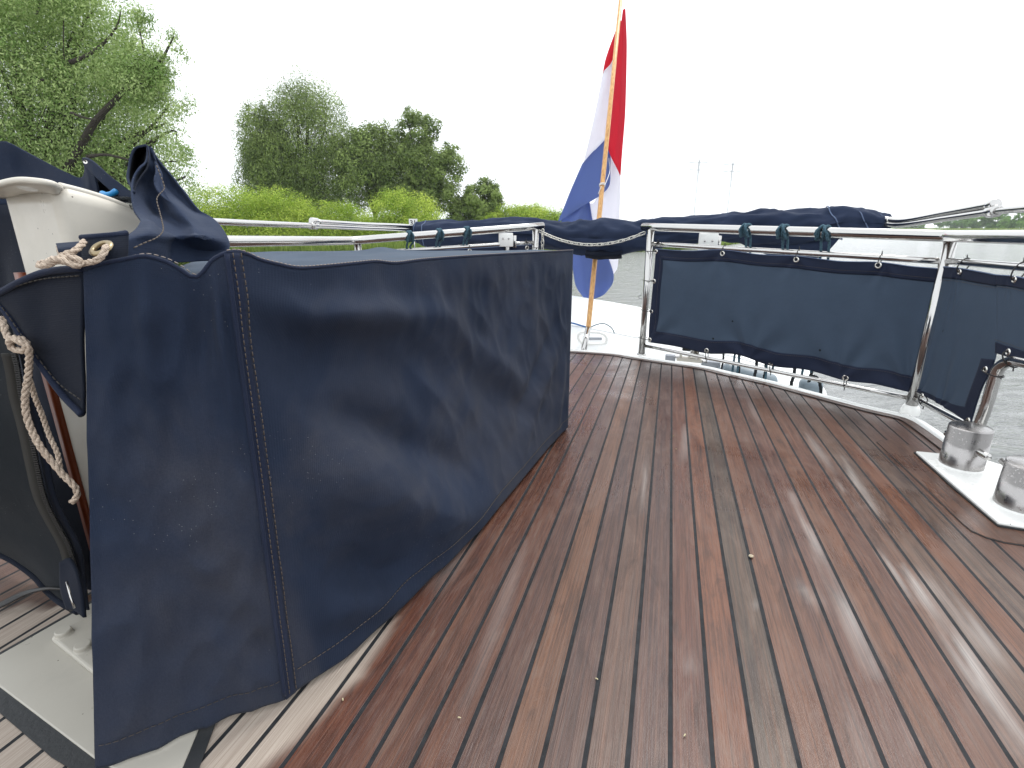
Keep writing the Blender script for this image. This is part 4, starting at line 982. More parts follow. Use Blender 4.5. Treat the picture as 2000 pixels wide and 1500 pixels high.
# the dark return piece with bound edges, running off behind the end panel
rr2 = ph([(-60, 594, .95), (0, 573, .93), (45, 550, .90), (95, 531, .885), (164, 523, .851)], [(-60, 560, .95), (0, 581, .93), (45, 612, .905), (95, 650, .89), (164, 660, .857)],
         [(-60, 565, .95), (0, 588, .94), (70, 690, .91), (125, 766, .89), (165, 808, .866)])
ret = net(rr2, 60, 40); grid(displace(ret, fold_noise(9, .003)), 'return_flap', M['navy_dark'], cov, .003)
for r_, off_ in ((0, .004), (-1, .004)):
    path = [p + Vector((0, -off_, 0)) for p in ret[r_]]; tube('bound_edge', path, .0042, M['border'], cov, 8)
stitches('stitching', [p + Vector((.0, -.005, 0)) for p in ret[2]], mat('stitch_dk2', (.04, .035, .03), .8), cov, .006, .0035, .0008, Vector((0, -.0004, 0)))
stitches('stitching', [p + Vector((.0, -.005, 0)) for p in ret[35]], bpy.data.materials['stitch_dk2'], cov, .006, .0035, .0008, Vector((0, -.0004, 0)))
# tall standing fold behind the corner
fl_ = [((286, 284, 1.33), (298, 290, 1.34)), ((290, 305, 1.315), (309, 314, 1.34)), ((288, 325, 1.29), (332, 346, 1.33)), ((270, 350, 1.26), (350, 369, 1.32)), ((262, 374, 1.22), (379, 398, 1.31)),
       ((263, 405, 1.18), (403, 422, 1.30)), ((274, 430, 1.11), (427, 446, 1.28)), ((258, 452, 1.03), (443, 468, 1.25)), ((236, 470, .965), (449, 490, 1.23)), ((228, 510, .95), (452, 512, 1.22))]
wav = [[0, 0, 0, 0, 0, 0, 0], [0, .01, .02, .01, 0, .01, 0], [0, .03, .01, -.02, .01, .02, 0], [0, .05, .02, -.03, .02, .03, 0], [0, .05, .05, -.03, -.04, .03, 0], [0, .02, .07, .0, -.06, .02, 0], [0, -.03, .05, .04, -.06, -.02, 0], [0, -.05, -.02, .00, -.07, -.06, 0], [0, .0, .02, .06, .08, .05, 0], [0, 0, .03, .05, .07, .04, 0]]
fold = []
for (l_, r2_), w_ in zip(fl_, wav):
    fold.append([ah(*[l_[q] + (r2_[q] - l_[q]) * k / 6 + (w_[k] * .7 if q == 2 else 0) for q in range(3)]) for k in range(7)])
Fg = displace(net(fold, 120, 110), lambda u, v, p: .007 * (1 - abs(noise.noise(p * 7)) * 2.2) * min(1, 4 * v) + .0025 * noise.noise(p * 22)); grid(Fg, 'standing_fold', M['navy_lit'], cov, .003)
lo_l = [(285, 284, 1.34), (266, 289, 1.34), (257, 303, 1.33), (252, 328, 1.31), (250, 350, 1.28), (258, 366, 1.25), (262, 376, 1.22)]; lo_r = [(287, 284, 1.33), (290, 300, 1.318), (290, 312, 1.30), (288, 328, 1.285), (276, 345, 1.26), (266, 362, 1.24), (262, 376, 1.22)]
lin = net([[ah(*a) for a in lo_l], [ah((a[0] + b[0]) / 2, (a[1] + b[1]) / 2, 1.46) for a, b in zip(lo_l, lo_r)], [ah(*b) for b in lo_r]], 30, 20)
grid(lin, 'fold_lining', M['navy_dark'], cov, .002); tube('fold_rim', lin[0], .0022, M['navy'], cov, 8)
st = [ah(*p) + Vector((0, -.012, 0)) for p in ((316, 325, 1.30), (330, 362, 1.27), (329, 372, 1.25), (317, 388, 1.20), (322, 412, 1.165), (327, 430, 1.12), (330, 450, 1.06), (318, 464, 1.01), (295, 474, .975), (272, 485, .945))]
stitches('stitching', smooth_path(st, 300), M['stitch'], cov, .006, .0035, .0009, Vector((0, -.0005, 0)))
# eyelet tab and little rolled tab
tab = ph([(162, 464, .90), (190, 462, .89), (225, 459, .90), (250, 455, .92)], [(163, 495, .885), (190, 492, .87), (225, 488, .88), (248, 484, .905)], [(165, 524, .875), (190, 519, .865), (222, 512, .87), (246, 508, .90)])
Tg = net(tab, 40, 30); grid(Tg, 'eyelet_tab', M['navy_dark'], cov, .004); tube('tab_edge', [p + Vector((0, -.002, 0)) for p in Tg[0]], .0035, M['border'], cov, 8)
ey = ah(205, 484, .868) + Vector((0, -.006, 0)); an = Vector((-.1, -.62, .80)).normalized()
eyo = lathe('eyelet', [(.0068, -.002), (.0068, .001), (.0085, .0028), (.0105, .0022), (.0130, .0005), (.0130, -.001)], ey, mat('brass_eyelet', (.30, .24, .15), .35, 1.0), cov, 28, an)
rt = ph([(111, 478, .93), (135, 476, .92), (162, 474, .91)], [(116, 490, .90), (138, 488, .895), (163, 487, .89)], [(128, 501, .92), (145, 502, .915), (164, 503, .90)]); grid(net(rt, 20, 14), 'rolled_tab', M['navy'], cov, .004)
# upper cord with its knot
cpts = [ah(*p) for p in ((212, 486, .885), (207, 483, .85), (202, 496, .84), (190, 508, .835), (170, 513, .84), (150, 517, .84), (130, 512, .835), (110, 510, .835), (95, 517, .84), (78, 519, .845), (76, 515, .85), (92, 512, .845), (104, 506, .83), (120, 507, .825), (135, 514, .825), (152, 520, .83), (160, 510, .835), (140, 503, .83), (118, 502, .835), (128, 496, .84), (143, 492, .845), (158, 480, .86), (166, 470, .88))]
tag(rope('tie_cord', cpts, .0037, M['cord'], None, 200), 'knotted beige cord through the brass eyelet on top of the bench cover', 'cord')
cp2 = [ah(*p) for p in ((118, 482, .93), (120, 492, .915), (124, 502, .90), (130, 508, .88))]; tag(rope('tie_cord', cp2, .0045, M['cord'], None, 30), 'short beige cord end inside the small rolled canvas tab', 'cord')
hang = [ah(*p) for p in ((2, 622, .93), (8, 636, .92), (14, 656, .91), (28, 664, .90), (42, 662, .885), (52, 672, .88), (46, 684, .88), (28, 682, .885), (18, 672, .885), (24, 660, .88), (40, 668, .87), (54, 676, .87), (57, 700, .88), (55, 735, .89), (49, 775, .89), (52, 812, .89), (64, 845, .89), (80, 875, .885), (104, 905, .885), (128, 932, .885), (146, 950, .885), (151, 965, .885), (146, 976, .885), (139, 981, .885))]
hc_ = tag(rope('tie_cord', hang, .0043, M['cord'], None, 220), 'thick beige cord knotted below the cover flap and hanging in front of the zipped cover', 'cord')
tag(rope('tie_cord', [ah(*p) for p in ((57, 740, .93), (68, 775, .94), (82, 810, .95), (96, 850, .95), (112, 885, .94), (118, 915, .93), (122, 935, .93))], .0034, M['cord'], None, 90), 'thinner beige cord falling behind the thick knotted one', 'cord')

# ------------------------------------------------------------------ CONSOLE, zipped cover, backing canvas, base plate
con = tag(empty('console', (-.95 * H, 1.15 * H, -H)), 'cream moulded console with a lipped upper edge, half under navy canvas', 'console')
K = Vector((-.955, 1.15, 0)) * H; Kl = K + Vector((-.9, .44, 0)) * .21 * H; Kr = K + Vector((.44, .9, 0)) * .22 * H
KL, KR = (xy(Kl), xy(K)), (xy(K), xy(Kr))
tl_ = [vp(x, y, KL) for x, y in ((20, 384), (50, 378), (85, 376), (116, 378))]; tr_ = [vp(x, y, KR) for x, y in ((116, 366), (160, 377), (200, 389), (240, 404), (268, 416), (280, 428))]
def down(P, n, zb=None):
    return [[Vector((p.x, p.y, p.z + (dz(p.x, p.y, .02) - p.z) * j / (n - 1))) for p in P] for j in range(n)]
TL_, TR_ = smooth_path(tl_, 24), smooth_path(tr_, 40)
# rounded vertical corner between the two faces: one continuous sheet
colsP = TL_[:-2] + [TL_[-3].lerp(TR_[2], f) * .6 + (TL_[-1] * .4).lerp(TR_[0] * .4, f) for f in (.3, .7)] + TR_[2:]
inn = Vector((-.3, .9, 0)).normalized()
grid(down(colsP, 40), 'body', M['cream'], con, .012)
bkp = [p + Vector((-.10, .30, .0)) for p in colsP]; bkp = [Vector((p.x, p.y, q.z - .03)) for p, q in zip(bkp, colsP)]
grid([[a.lerp(b, j / 5) for a, b in zip(colsP, bkp)] for j in range(6)], 'rim', mat('black_inside', (.01, .01, .012), .6), con, .01)
tube('edge_bead', [p + Vector((0, 0, .002)) for p in TR_], .0055, M['cream'], con, 10)
lipo = [ah(*p) for p in ((-20, 366, 1.12), (8, 357, 1.10), (40, 352, 1.09), (80, 355, 1.09), (104, 360, 1.11), (117, 367, 1.15))]
lip = [[a.lerp(b, j / 5) for a, b in zip(smooth_path(lipo, 30), smooth_path([Kl + Vector((-.10, .03, tl_[0].z)), tl_[0], tl_[1], tl_[2], tl_[3] + Vector((-.005, 0, 0)), tr_[0]], 30))] for j in range(6)]
grid(lip, 'lip', M['cream'], con, .006); tube('lip_edge', smooth_path(lipo, 40), .0045, M['cream'], con, 8)
vs, fs = [], []; lh = lip[3][14]
lathe('lip_hole', [(.0001, .0), (.012, .0)], lip[2][13] + Vector((0, -.001, -.004)), M['white'], con, 20, Vector((0, -.3, -1)).normalized())
# mahogany trim
mh0 = Kl + Vector((-.022, .004, 0)); mh1 = Kl + Vector((-.003, -.004, 0))
grid([[Vector((mh0.x, mh0.y, z)), Vector((mh1.x, mh1.y, z))] for z in np.linspace(dz(mh0.x, mh0.y), .0 * H - .07, 12)], 'wood_trim', M['mahogany'], con, .012)
# tall dark backing canvas behind the console
bcv = tag(empty('cockpit_canvas', ah(60, 640, 1.5)), 'navy cockpit canvas gathered behind the cream console, dipping to a pointed fold', 'boat cover')
rows = ph([(-120, 288, 1.5), (0, 277, 1.5), (20, 279, 1.5), (50, 295, 1.5), (100, 322, 1.48), (140, 341, 1.46), (158, 346, 1.45), (165, 330, 1.42), (162, 309, 1.40), (172, 309, 1.38)],
          [(-120, 330, 1.5), (0, 330, 1.5), (22, 332, 1.5), (55, 345, 1.5), (100, 360, 1.46), (140, 372, 1.44), (162, 372, 1.43), (172, 362, 1.41), (176, 345, 1.40), (188, 352, 1.39)],
          [(-120, 400, 1.48), (0, 400, 1.48), (25, 400, 1.48), (60, 400, 1.46), (100, 400, 1.44), (140, 402, 1.42), (165, 405, 1.42), (180, 408, 1.42), (190, 410, 1.42), (200, 412, 1.42)])
grid(displace(net(rows, 90, 30), fold_noise(7, .006)), 'upper_cloth', M['navy'], bcv, .003)
rows = ph([(162, 308, 1.385), (176, 311, 1.37), (195, 326, 1.35), (215, 344, 1.34), (237, 360, 1.33), (258, 376, 1.32)], [(170, 326, 1.40), (186, 344, 1.36), (205, 362, 1.34), (222, 376, 1.33), (240, 386, 1.32), (262, 392, 1.30)])
grid(net(rows, 40, 12), 'pointed_fold', M['navy'], bcv, .003)
rows = ph([(164, 312, 1.41), (190, 340, 1.42), (240, 375, 1.42), (264, 395, 1.38)], [(176, 345, 1.45), (200, 372, 1.46), (235, 392, 1.44), (264, 405, 1.4)], [(180, 400, 1.46), (210, 410, 1.46), (240, 415, 1.44), (264, 420, 1.4)])
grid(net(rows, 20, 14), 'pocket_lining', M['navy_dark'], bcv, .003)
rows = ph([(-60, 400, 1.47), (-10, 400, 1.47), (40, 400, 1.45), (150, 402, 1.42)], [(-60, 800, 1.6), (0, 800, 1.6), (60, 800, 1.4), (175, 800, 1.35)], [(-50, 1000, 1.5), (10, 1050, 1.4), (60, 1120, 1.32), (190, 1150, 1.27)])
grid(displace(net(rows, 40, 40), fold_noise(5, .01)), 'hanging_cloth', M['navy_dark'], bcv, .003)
lc = lathe('eyelet', [(.0012, 0), (.0032, .001)], ah(167, 316, 1.36), M['eyelet'], bcv, 14, Vector((.3, -.9, 0)).normalized())
hk = [ah(*p) for p in ((200, 378, 1.30), (208, 381, 1.29), (218, 379, 1.29), (227, 373, 1.29))]; tag(tube('cable_hook', hk, .0048, mat('blue_hose', (.02, .22, .50), .4), None, 12, 20), 'small bright blue hose end showing inside the pointed canvas fold', 'hose')
coil = [ah(228 + 26 * math.cos(a) + a * .5, 396 + 9 * math.sin(a) + 1.1 * math.sin(3 * a), 1.30 + .02 * math.sin(a * .7)) for a in np.linspace(0, 30, 150)]
tag(rope('coiled_cord', coil, .0036, M['blackrope'], None, 300), 'dark coiled cord tucked behind the rim of the cream console', 'cord')
coil = [ah(250 + 12 * math.cos(a), 402 + 4 * math.sin(a) + a * .3, 1.27) for a in np.linspace(0, 12, 60)]
tag(rope('coiled_cord', coil, .003, rope_mat('speckled_cord', (.4, .4, .36), (.02, .02, .02)), None, 150), 'speckled black and white cord coiled behind the console rim', 'cord')
# zipped cover
zc_ = tag(empty('zipped_cover', deck(60, 1160)), 'charcoal zipped canvas cover standing on the deck with a black pull strap', 'boat cover')
rows = ph([(-110, 590, 1.06), (-85, 595, 1.05), (-60, 610, 1.02), (0, 632, .99), (14, 690, .99)], [(-110, 780, 1.10), (-80, 785, 1.08), (-40, 790, 1.06), (25, 790, 1.03), (48, 800, 1.03)],
          [(-120, 930, 1.17), (-70, 945, 1.13), (-20, 960, 1.1), (60, 960, 1.08), (92, 960, 1.07)], [(-110, 1010, 1.26), (-60, 1020, 1.22), (0, 1040, 1.18), (95, 1070, 1.13), (138, 1080, 1.11)], [(-100, 1030, 1.35), (-50, 1055, 1.32), (18, 1090, 1.28), (95, 1150, 1.20), (160, 1190, 1.14)])
Z = net(rows, 60, 70); Zd = displace(Z, fold_noise(4, .012)); grid(Zd, 'cloth', M['charcoal'], zc_, .003)
hemb = [p + Vector((.0, -.004, .0)) for p in Zd[-1]]; tube('hem', hemb, .006, M['navy_dark'], zc_, 8)
ed = [r[-1] for r in Zd]
zt_ = [[p + Vector((dx, -.004, .0)) for dx in (-.016, -.008, .0)] for p in ed]; grid(zt_, 'zip_tape', mat('zip_tape', (.017, .016, .014), .85), zc_, .002)
vs, fs = [], []
for p in resample([p + Vector((.003, -.005, 0)) for p in ed], .0042): box_geo(p, .007, .003, .0022, None, vs, fs)
mesh_obj('zip_teeth', vs, fs, M['black'], zc_, False)
zt_ = [[p + Vector((dx, .002, .0)) for dx in (.004, .010, .016)] for p in ed]; grid(zt_, 'zip_flap', M['navy_dark'], zc_, .002)
strap = ph([(-40, 1205, 1.16), (10, 1172, 1.18), (50, 1154, 1.19), (90, 1147, 1.17), (128, 1150, 1.12)], [(-40, 1216, 1.15), (10, 1183, 1.17), (50, 1163, 1.18), (90, 1152, 1.16), (128, 1152, 1.115)])
for r in strap:
    for p in r: p.z = max(p.z, dz(p.x, p.y, .004))
grid(net(strap, 40, 4), 'pull_strap', M['black'], zc_, .003)
cn = ph([(118, 1098, 1.08), (136, 1090, 1.08), (150, 1112, 1.06)], [(120, 1150, 1.06), (138, 1150, 1.05), (162, 1160, 1.03)], [(132, 1190, 1.03), (148, 1192, 1.02), (166, 1206, 1.0)]); grid(net(cn, 12, 14), 'strap_end', M['navy_dark'], zc_, .005)
tube('zip_pull', [ah(130, 1136, 1.03), ah(138, 1165, 1.01), ah(146, 1188, 1.0)], .0018, M['steel'], zc_, 8)
# base plate with bolts
bp = tag(empty('base_plate', deck(90, 1300)), 'cream painted base plate with two round bolts, edged in black sealant', 'base plate')
plt = [deck(x, y, .006) for x, y in ((-200, 1392), (0, 1278), (150, 1193), (420, 1060), (520, 1200), (185, 1481), (120, 1432), (0, 1340), (-230, 1500))]
plt = [deck(x, y, .006) for x, y in ((-14, 1286), (0, 1278), (150, 1193), (300, 1110), (460, 1250), (330, 1560), (185, 1481), (0, 1341), (-14, 1330))]
sealp = [deck(x, y, .0035) for x, y in ((-30, 1293), (0, 1274), (150, 1189), (300, 1104), (480, 1250), (330, 1660), (195, 1535), (100, 1478), (0, 1392), (-30, 1365))]
prism('sealant', sealp, .0015, M['rubber'], bp, 0); prism('plate', plt, .004, M['plate'], bp, .002)
pad_ = [deck(x, y, .016) for x, y in ((98, 1245), (112, 1232), (150, 1212), (330, 1120), (460, 1200), (300, 1400), (240, 1360), (165, 1300))]
o = prism('raised_pad', pad_, .010, M['plate'], bp, .007)
for x, y in ((125, 1238), (163, 1266)):
    lathe('bolt', [(.0001, .009), (.0060, .009), (.0105, .009), (.0118, .0080), (.0122, .0070), (.0124, .0010), (.0140, .0003), (.0142, -.001)], deck(x, y, .0165), M['plate'], bp, 24).data.polygons.foreach_set('use_smooth', [False] * 168)

# ------------------------------------------------------------------ VEGETATION
def fast_mesh(name, V, Fq, rnd, m, parent=None):
    me = bpy.data.meshes.new(name); nv, nf = len(V), len(Fq)
    me.vertices.add(nv); me.vertices.foreach_set('co', V.astype('f').ravel())
    me.loops.add(nf * 4); me.loops.foreach_set('vertex_index', Fq.astype('i').ravel())
    me.polygons.add(nf); me.polygons.foreach_set('loop_start', np.arange(0, nf * 4, 4, dtype='i'))
    a = me.attributes.new('rnd', 'FLOAT', 'POINT'); a.data.foreach_set('value', rnd.astype('f'))
    me.update(calc_edges=True); me.materials.append(m)
    o = bpy.data.objects.new(name, me); COL.objects.link(o)
    if parent is not None: o.parent = parent; o.matrix_parent_inverse = parent.matrix_basis.inverted()
    return o
def leaves(blobs, n, size, r, droop=.3, clump=.22, per=110, aspect=.5):
    """blobs: (centre, radii) -> clustered small leaf faces through the crown's volume"""
    C = np.array([b[0] for b in blobs]); RR = np.array([b[1] for b in blobs]); wt = (RR[:, 0] * RR[:, 1] * RR[:, 2]) ** .66; wt /= wt.sum()
    nc = max(50, n // per); bi = r.choice(len(blobs), nc, p=wt)
    d = r.normal(size=(nc, 3)); d /= np.linalg.norm(d, axis=1)[:, None]; rad = r.uniform(.25, 1., nc) ** .4 * r.uniform(.85, 1.08, nc)
    cc = C[bi] + d * RR[bi] * rad[:, None]; cs = RR[bi].mean(1) * clump * 1.5 * r.uniform(.45, 1.35, nc); cr_ = r.uniform(0, 1, nc)
    pc = cs ** 2; ci = r.choice(nc, n, p=pc / pc.sum()); g = r.normal(size=(n, 3)); g /= np.linalg.norm(g, axis=1)[:, None]
    g *= (cs[ci] * (r.uniform(.2, 1, n) ** .5 + np.clip(r.normal(0, .12, n), -.3, .35)))[:, None]; g[:, 2] *= .7 + droop * .7
    P = cc[ci] + g; P[:, 2] -= droop * np.minimum((g[:, 0] ** 2 + g[:, 1] ** 2) / (cs[ci] + 1e-3) * .7, cs[ci] * 1.2)
    # leaf frames: blades face outwards from their clump and upwards
    nr = g / (np.linalg.norm(g, axis=1)[:, None] + 1e-6) * .9 + d[ci] * .5 + r.normal(size=(n, 3)) * .45; nr[:, 2] += .45; nr /= np.linalg.norm(nr, axis=1)[:, None]
    a = r.normal(size=(n, 3)); a[:, 2] -= droop * 2.5; a -= (a * nr).sum(1)[:, None] * nr; a /= np.linalg.norm(a, axis=1)[:, None]
    b = np.cross(nr, a)
    s = size * r.uniform(.6, 1.5, n); L = a * s[:, None]; Wd = b * (s * aspect)[:, None]
    V = np.stack([P - L * .5, P - Wd * .5 + L * .1, P + L * .5, P + Wd * .5 + L * .1], 1).reshape(-1, 3)
    Fq = np.arange(n * 4).reshape(n, 4); rnd = np.clip(cr_[ci] * .7 + r.uniform(0, .3, n), 0, 1); return V, Fq, np.repeat(rnd, 4)
def limb_geo(pts, r0, r1, vs, fs, seg=8):
    n = 12; P = smooth_path(pts, n); tube_geo(P, [r0 + (r1 - r0) * i / (n - 1) for i in range(n)], seg, vs, fs)
def px_blob(px, py, rx, ry, Y, dY=None):
    c = at(px, py, Y); k = Y / F * 1.02; return ((c.x, c.y, c.z), (rx * k, (dY if dY else (rx + ry) / 2 * k), ry * k))
def tree(name, label, cat, grp, blobs, n, size, m, trunk_px, Y, limbs=(), tr=.35, droop=.3, clump=.22, seed=1, aspect=.5):
    r = np.random.default_rng(seed)
    base = Vector((at(trunk_px, 446, Y).x, Y, WZ + .4)); t = tag(empty(name, base), label, cat, grp)
    B = [px_blob(*b[:4], Y + (b[4] if len(b) > 4 else 0)) for b in blobs]
    V, Fq, rn_ = leaves(B, n, size, r, droop, clump, aspect=aspect); fast_mesh('crown', V, Fq, rn_, m, t)
    vs, fs = [], []; top = Vector(B[0][0])
    fork = Vector((base.x * .7 + top.x * .3, base.y * .7 + top.y * .3, base.z * .72 + top.z * .28))
    limb_geo([base - Vector((0, 0, .5)), base.lerp(fork, .5) + Vector((.1, 0, 0)), fork], tr, tr * .7, vs, fs, 12)
    for b in B: 
        c = Vector(b[0]); limb_geo([fork, fork.lerp(c, .5) + Vector((0, 0, .1 * (c - fork).length)), c], tr * .5, tr * .08, vs, fs)
        for k in range(2):
            e = c + Vector(r.normal(size=3) * np.array(b[1]) * .55); limb_geo([fork.lerp(c, .6), c.lerp(e, .4), e], tr * .18, tr * .03, vs, fs, 6)
    mesh_obj('trunk', vs, fs, M['bark'], t)
    for L in limbs:
        vs, fs = [], []; P = [at(x, y, Y + dY) for x, y, dY in L[0]]; limb_geo(P, L[1], L[2], vs, fs, 10); mesh_obj('branch', vs, fs, M['bark'], t)
    return t
# big willow close by
YW = 26.
wb = [(60, 180, 190, 210), (-120, 120, 200, 260), (200, 230, 130, 130), (150, 80, 130, 110), (20, 20, 160, 110), (290, 300, 80, 90), (240, 330, 120, 70), (100, 330, 160, 80), (-60, 330, 170, 120), (345, 355, 42, 50),
      (180, 140, 60, 60), (325, 240, 36, 45), (150, 40, 60, 40), (-260, 200, 160, 260), (310, 390, 70, 40), (180, 400, 160, 40), (-100, 430, 200, 60)]
tw = [(333, 102, 24, 18), (268, 45, 22, 26), (280, 20, 16, 22), (225, 45, 20, 16), (310, 128, 28, 18), (338, 62, 12, 18), (275, 110, 34, 26), (238, 80, 26, 20), (185, 5, 24, 10), (300, 150, 40, 30), (340, 205, 30, 20), (255, 150, 50, 40), (120, -20, 60, 30), (352, 290, 24, 26)]
willow = tree('willow_tree', 'large silvery willow on the bank, filling the corner behind the cockpit canvas', 'tree', 'trees on the river bank', wb, 420000, .13, M['willow'], 60, YW,
     [([(120, 350, -2.), (165, 272, -2.6), (190, 232, -2.8), (235, 185, -3.), (262, 150, -3), (282, 130, -3)], .17, .05), ([(250, 172, -3), (285, 150, -3), (312, 124, -3), (325, 100, -3), (340, 70, -3)], .13, .02), ([(262, 150, -3), (280, 110, -3), (275, 70, -3), (266, 30, -3)], .05, .012),
      ([(137, 122, -3), (170, 108, -3), (205, 82, -3), (228, 52, -3), (236, 22, -3)], .09, .015), ([(170, 306, -3.4), (205, 302, -3.4), (235, 308, -3.4), (262, 315, -3.3)], .07, .03), ([(138, 220, -3.3), (165, 230, -3.3), (190, 234, -3.3)], .05, .03), ([(124, 40, -3), (124, 90, -3), (126, 118, -3)], .02, .015), ([(66, 162, -3), (85, 155, -3)], .05, .04), ([(75, -30, -3), (78, 10, -3), (70, 28, -3)], .06, .03)],
     .45, .45, .16, 11, .34)
r_ = np.random.default_rng(5); V, Fq, q_ = leaves([px_blob(*b, YW - 3) for b in tw], 26000, .11, r_, .3, .42, aspect=.34); fast_mesh('crown', V, Fq, q_, M['willow'], willow)
tg_ = 'trees on the river bank'
YT = 72.
tree('willow_tree', 'tall drooping dark willow, highest crown of the middle clump', 'tree', tg_, [(600, 290, 75, 120), (600, 200, 48, 42), (640, 230, 40, 60), (575, 210, 30, 45), (560, 330, 80, 80), (640, 350, 80, 70), (590, 400, 110, 40), (660, 270, 30, 60)], 110000, .27, M['alder'], 600, YT, (), .5, .55, .18, 21, .3)
tree('willow_tree', 'paler willow leaning out on the sky side of the tallest crown', 'tree', tg_, [(508, 260, 38, 50), (500, 225, 26, 24), (530, 310, 45, 60), (500, 350, 38, 45), (485, 320, 18, 10), (530, 220, 22, 26)], 40000, .27, M['alder'], 520, YT - 3, (), .3, .8, .2, 22, .3)
tree('broadleaf_tree', 'low rounded dark tree between the tallest crown and the tattered poplar', 'tree', tg_, [(735, 300, 50, 50), (750, 255, 26, 20), (710, 340, 50, 60), (770, 340, 45, 60), (720, 270, 34, 28), (690, 290, 30, 40)], 46000, .27, M['alder'], 730, YT - 2, (), .35, .3, .2, 23)
tree('poplar_tree', 'tattered grey-green poplar with sky showing through its crown', 'tree', tg_, [(815, 265, 36, 36), (800, 235, 20, 20), (825, 320, 44, 40), (840, 250, 22, 24), (870, 340, 34, 44), (820, 370, 50, 34), (880, 300, 20, 22), (860, 390, 50, 24), (800, 300, 24, 30)], 42000, .27, M['alder'], 835, YT - 4, (), .35, .2, .22, 24)
tree('poplar_tree', 'small pale poplar at the end of the clump, beyond the yellow-green bushes', 'tree', tg_, [(940, 395, 40, 36), (950, 365, 22, 16), (915, 415, 40, 24), (962, 410, 22, 26), (925, 380, 20, 20)], 22000, .27, M['alder'], 940, YT - 4, (), .25, .2, .22, 25)
YB = 46.
bg_ = 'blossoming bushes along the bank'
tree('bush', 'blossoming bush at the foot of the big willow, beside the standing canvas fold', 'bush', bg_, [(440, 405, 60, 42), (400, 400, 40, 34), (500, 415, 60, 45), (470, 450, 110, 40), (380, 440, 60, 45)], 66300, .125, M['bush'], 440, YB, (), .08, .0, .27, 31)
tree('bush', 'wide yellow-green bush below the tallest dark willow', 'bush', bg_, [(560, 415, 48, 42), (590, 430, 42, 36), (540, 450, 80, 40), (610, 455, 50, 34)], 45900, .125, M['bush'], 570, YB + 1, (), .08, .0, .27, 32)
tree('bush', 'low patchy bush with a brownish top above the tube joint', 'bush', bg_, [(655, 425, 36, 34), (690, 440, 40, 30), (650, 460, 60, 32), (710, 455, 40, 28)], 35700, .125, M['bush'], 670, YB + 2, (), .08, .0, .27, 33)
tree('bush', 'round dome-shaped bush behind the small number sign', 'bush', bg_, [(765, 412, 48, 36), (820, 420, 36, 34), (790, 450, 80, 36), (840, 440, 26, 30)], 51000, .125, M['bush'], 790, YB, (), .08, .0, .27, 34)
tree('bush', 'distant low green bushes behind the flag', 'bush', bg_, [(1010, 422, 34, 20), (1050, 424, 40, 20), (1090, 430, 26, 18), (975, 430, 34, 18), (1000, 446, 60, 14), (1060, 446, 50, 14), (1120, 440, 30, 14)], 60000, .17, M['bush'], 1040, 66, (), .08, .0, .3, 35)
tree('bush', 'dark olive bush under the steel tubes, left uncovered by blossom'.replace('left uncovered by', 'without'), 'bush', bg_, [(430, 470, 60, 30), (520, 475, 50, 26), (600, 476, 60, 22), (700, 472, 60, 20)], 12000, .16, M['alder'], 540, YB + 3, (), .06, .0, .2, 36)
# reeds and grass on the bank: one mass
def grass(name, label, poly_pts, n, h, w, m, seed=1):
    r = np.random.default_rng(seed); pts = []
    for k in range(n):
        i = r.integers(0, len(poly_pts) - 1); a, b = poly_pts[i], poly_pts[i + 1]; t = r.random(); p = a.lerp(b, t); pts.append((p.x, p.y + r.random() ** 1.6 * 9 * (p.y / 60)))
    P = np.array(pts); n = len(P); hh = h * r.uniform(.5, 1.3, n); an = r.uniform(0, math.pi, n); dx = np.cos(an) * w; dy = np.sin(an) * w; ln = r.normal(0, .22, (n, 2)) * hh[:, None]
    z0 = np.full(n, WZ); V = np.zeros((n, 4, 3)); V[:, 0] = np.c_[P[:, 0] - dx, P[:, 1] - dy, z0]; V[:, 1] = np.c_[P[:, 0] + dx, P[:, 1] + dy, z0]
    V[:, 2] = np.c_[P[:, 0] + ln[:, 0] + dx * .2, P[:, 1] + ln[:, 1] + dy * .2, z0 + hh]; V[:, 3] = np.c_[P[:, 0] + ln[:, 0] - dx * .2, P[:, 1] + ln[:, 1] - dy * .2, z0 + hh]
    o = fast_mesh(name, V.reshape(-1, 3), np.arange(n * 4).reshape(n, 4), np.repeat(r.random(n), 4), m); tag(o, label, 'grass', None, 'stuff'); return o
grass('reed_grass', 'green reeds and long grass along the near bank', E[:9], 60000, 1.15, .05, M['grassm'], 3)
grass('reed_grass', 'low grass on the tapering spit', E[8:], 9000, .55, .06, M['grassm'], 4)
grass('reed_grass', 'strip of green reeds on the far shore', FE, 26000, 1.9, .45, M['grassm'], 6)
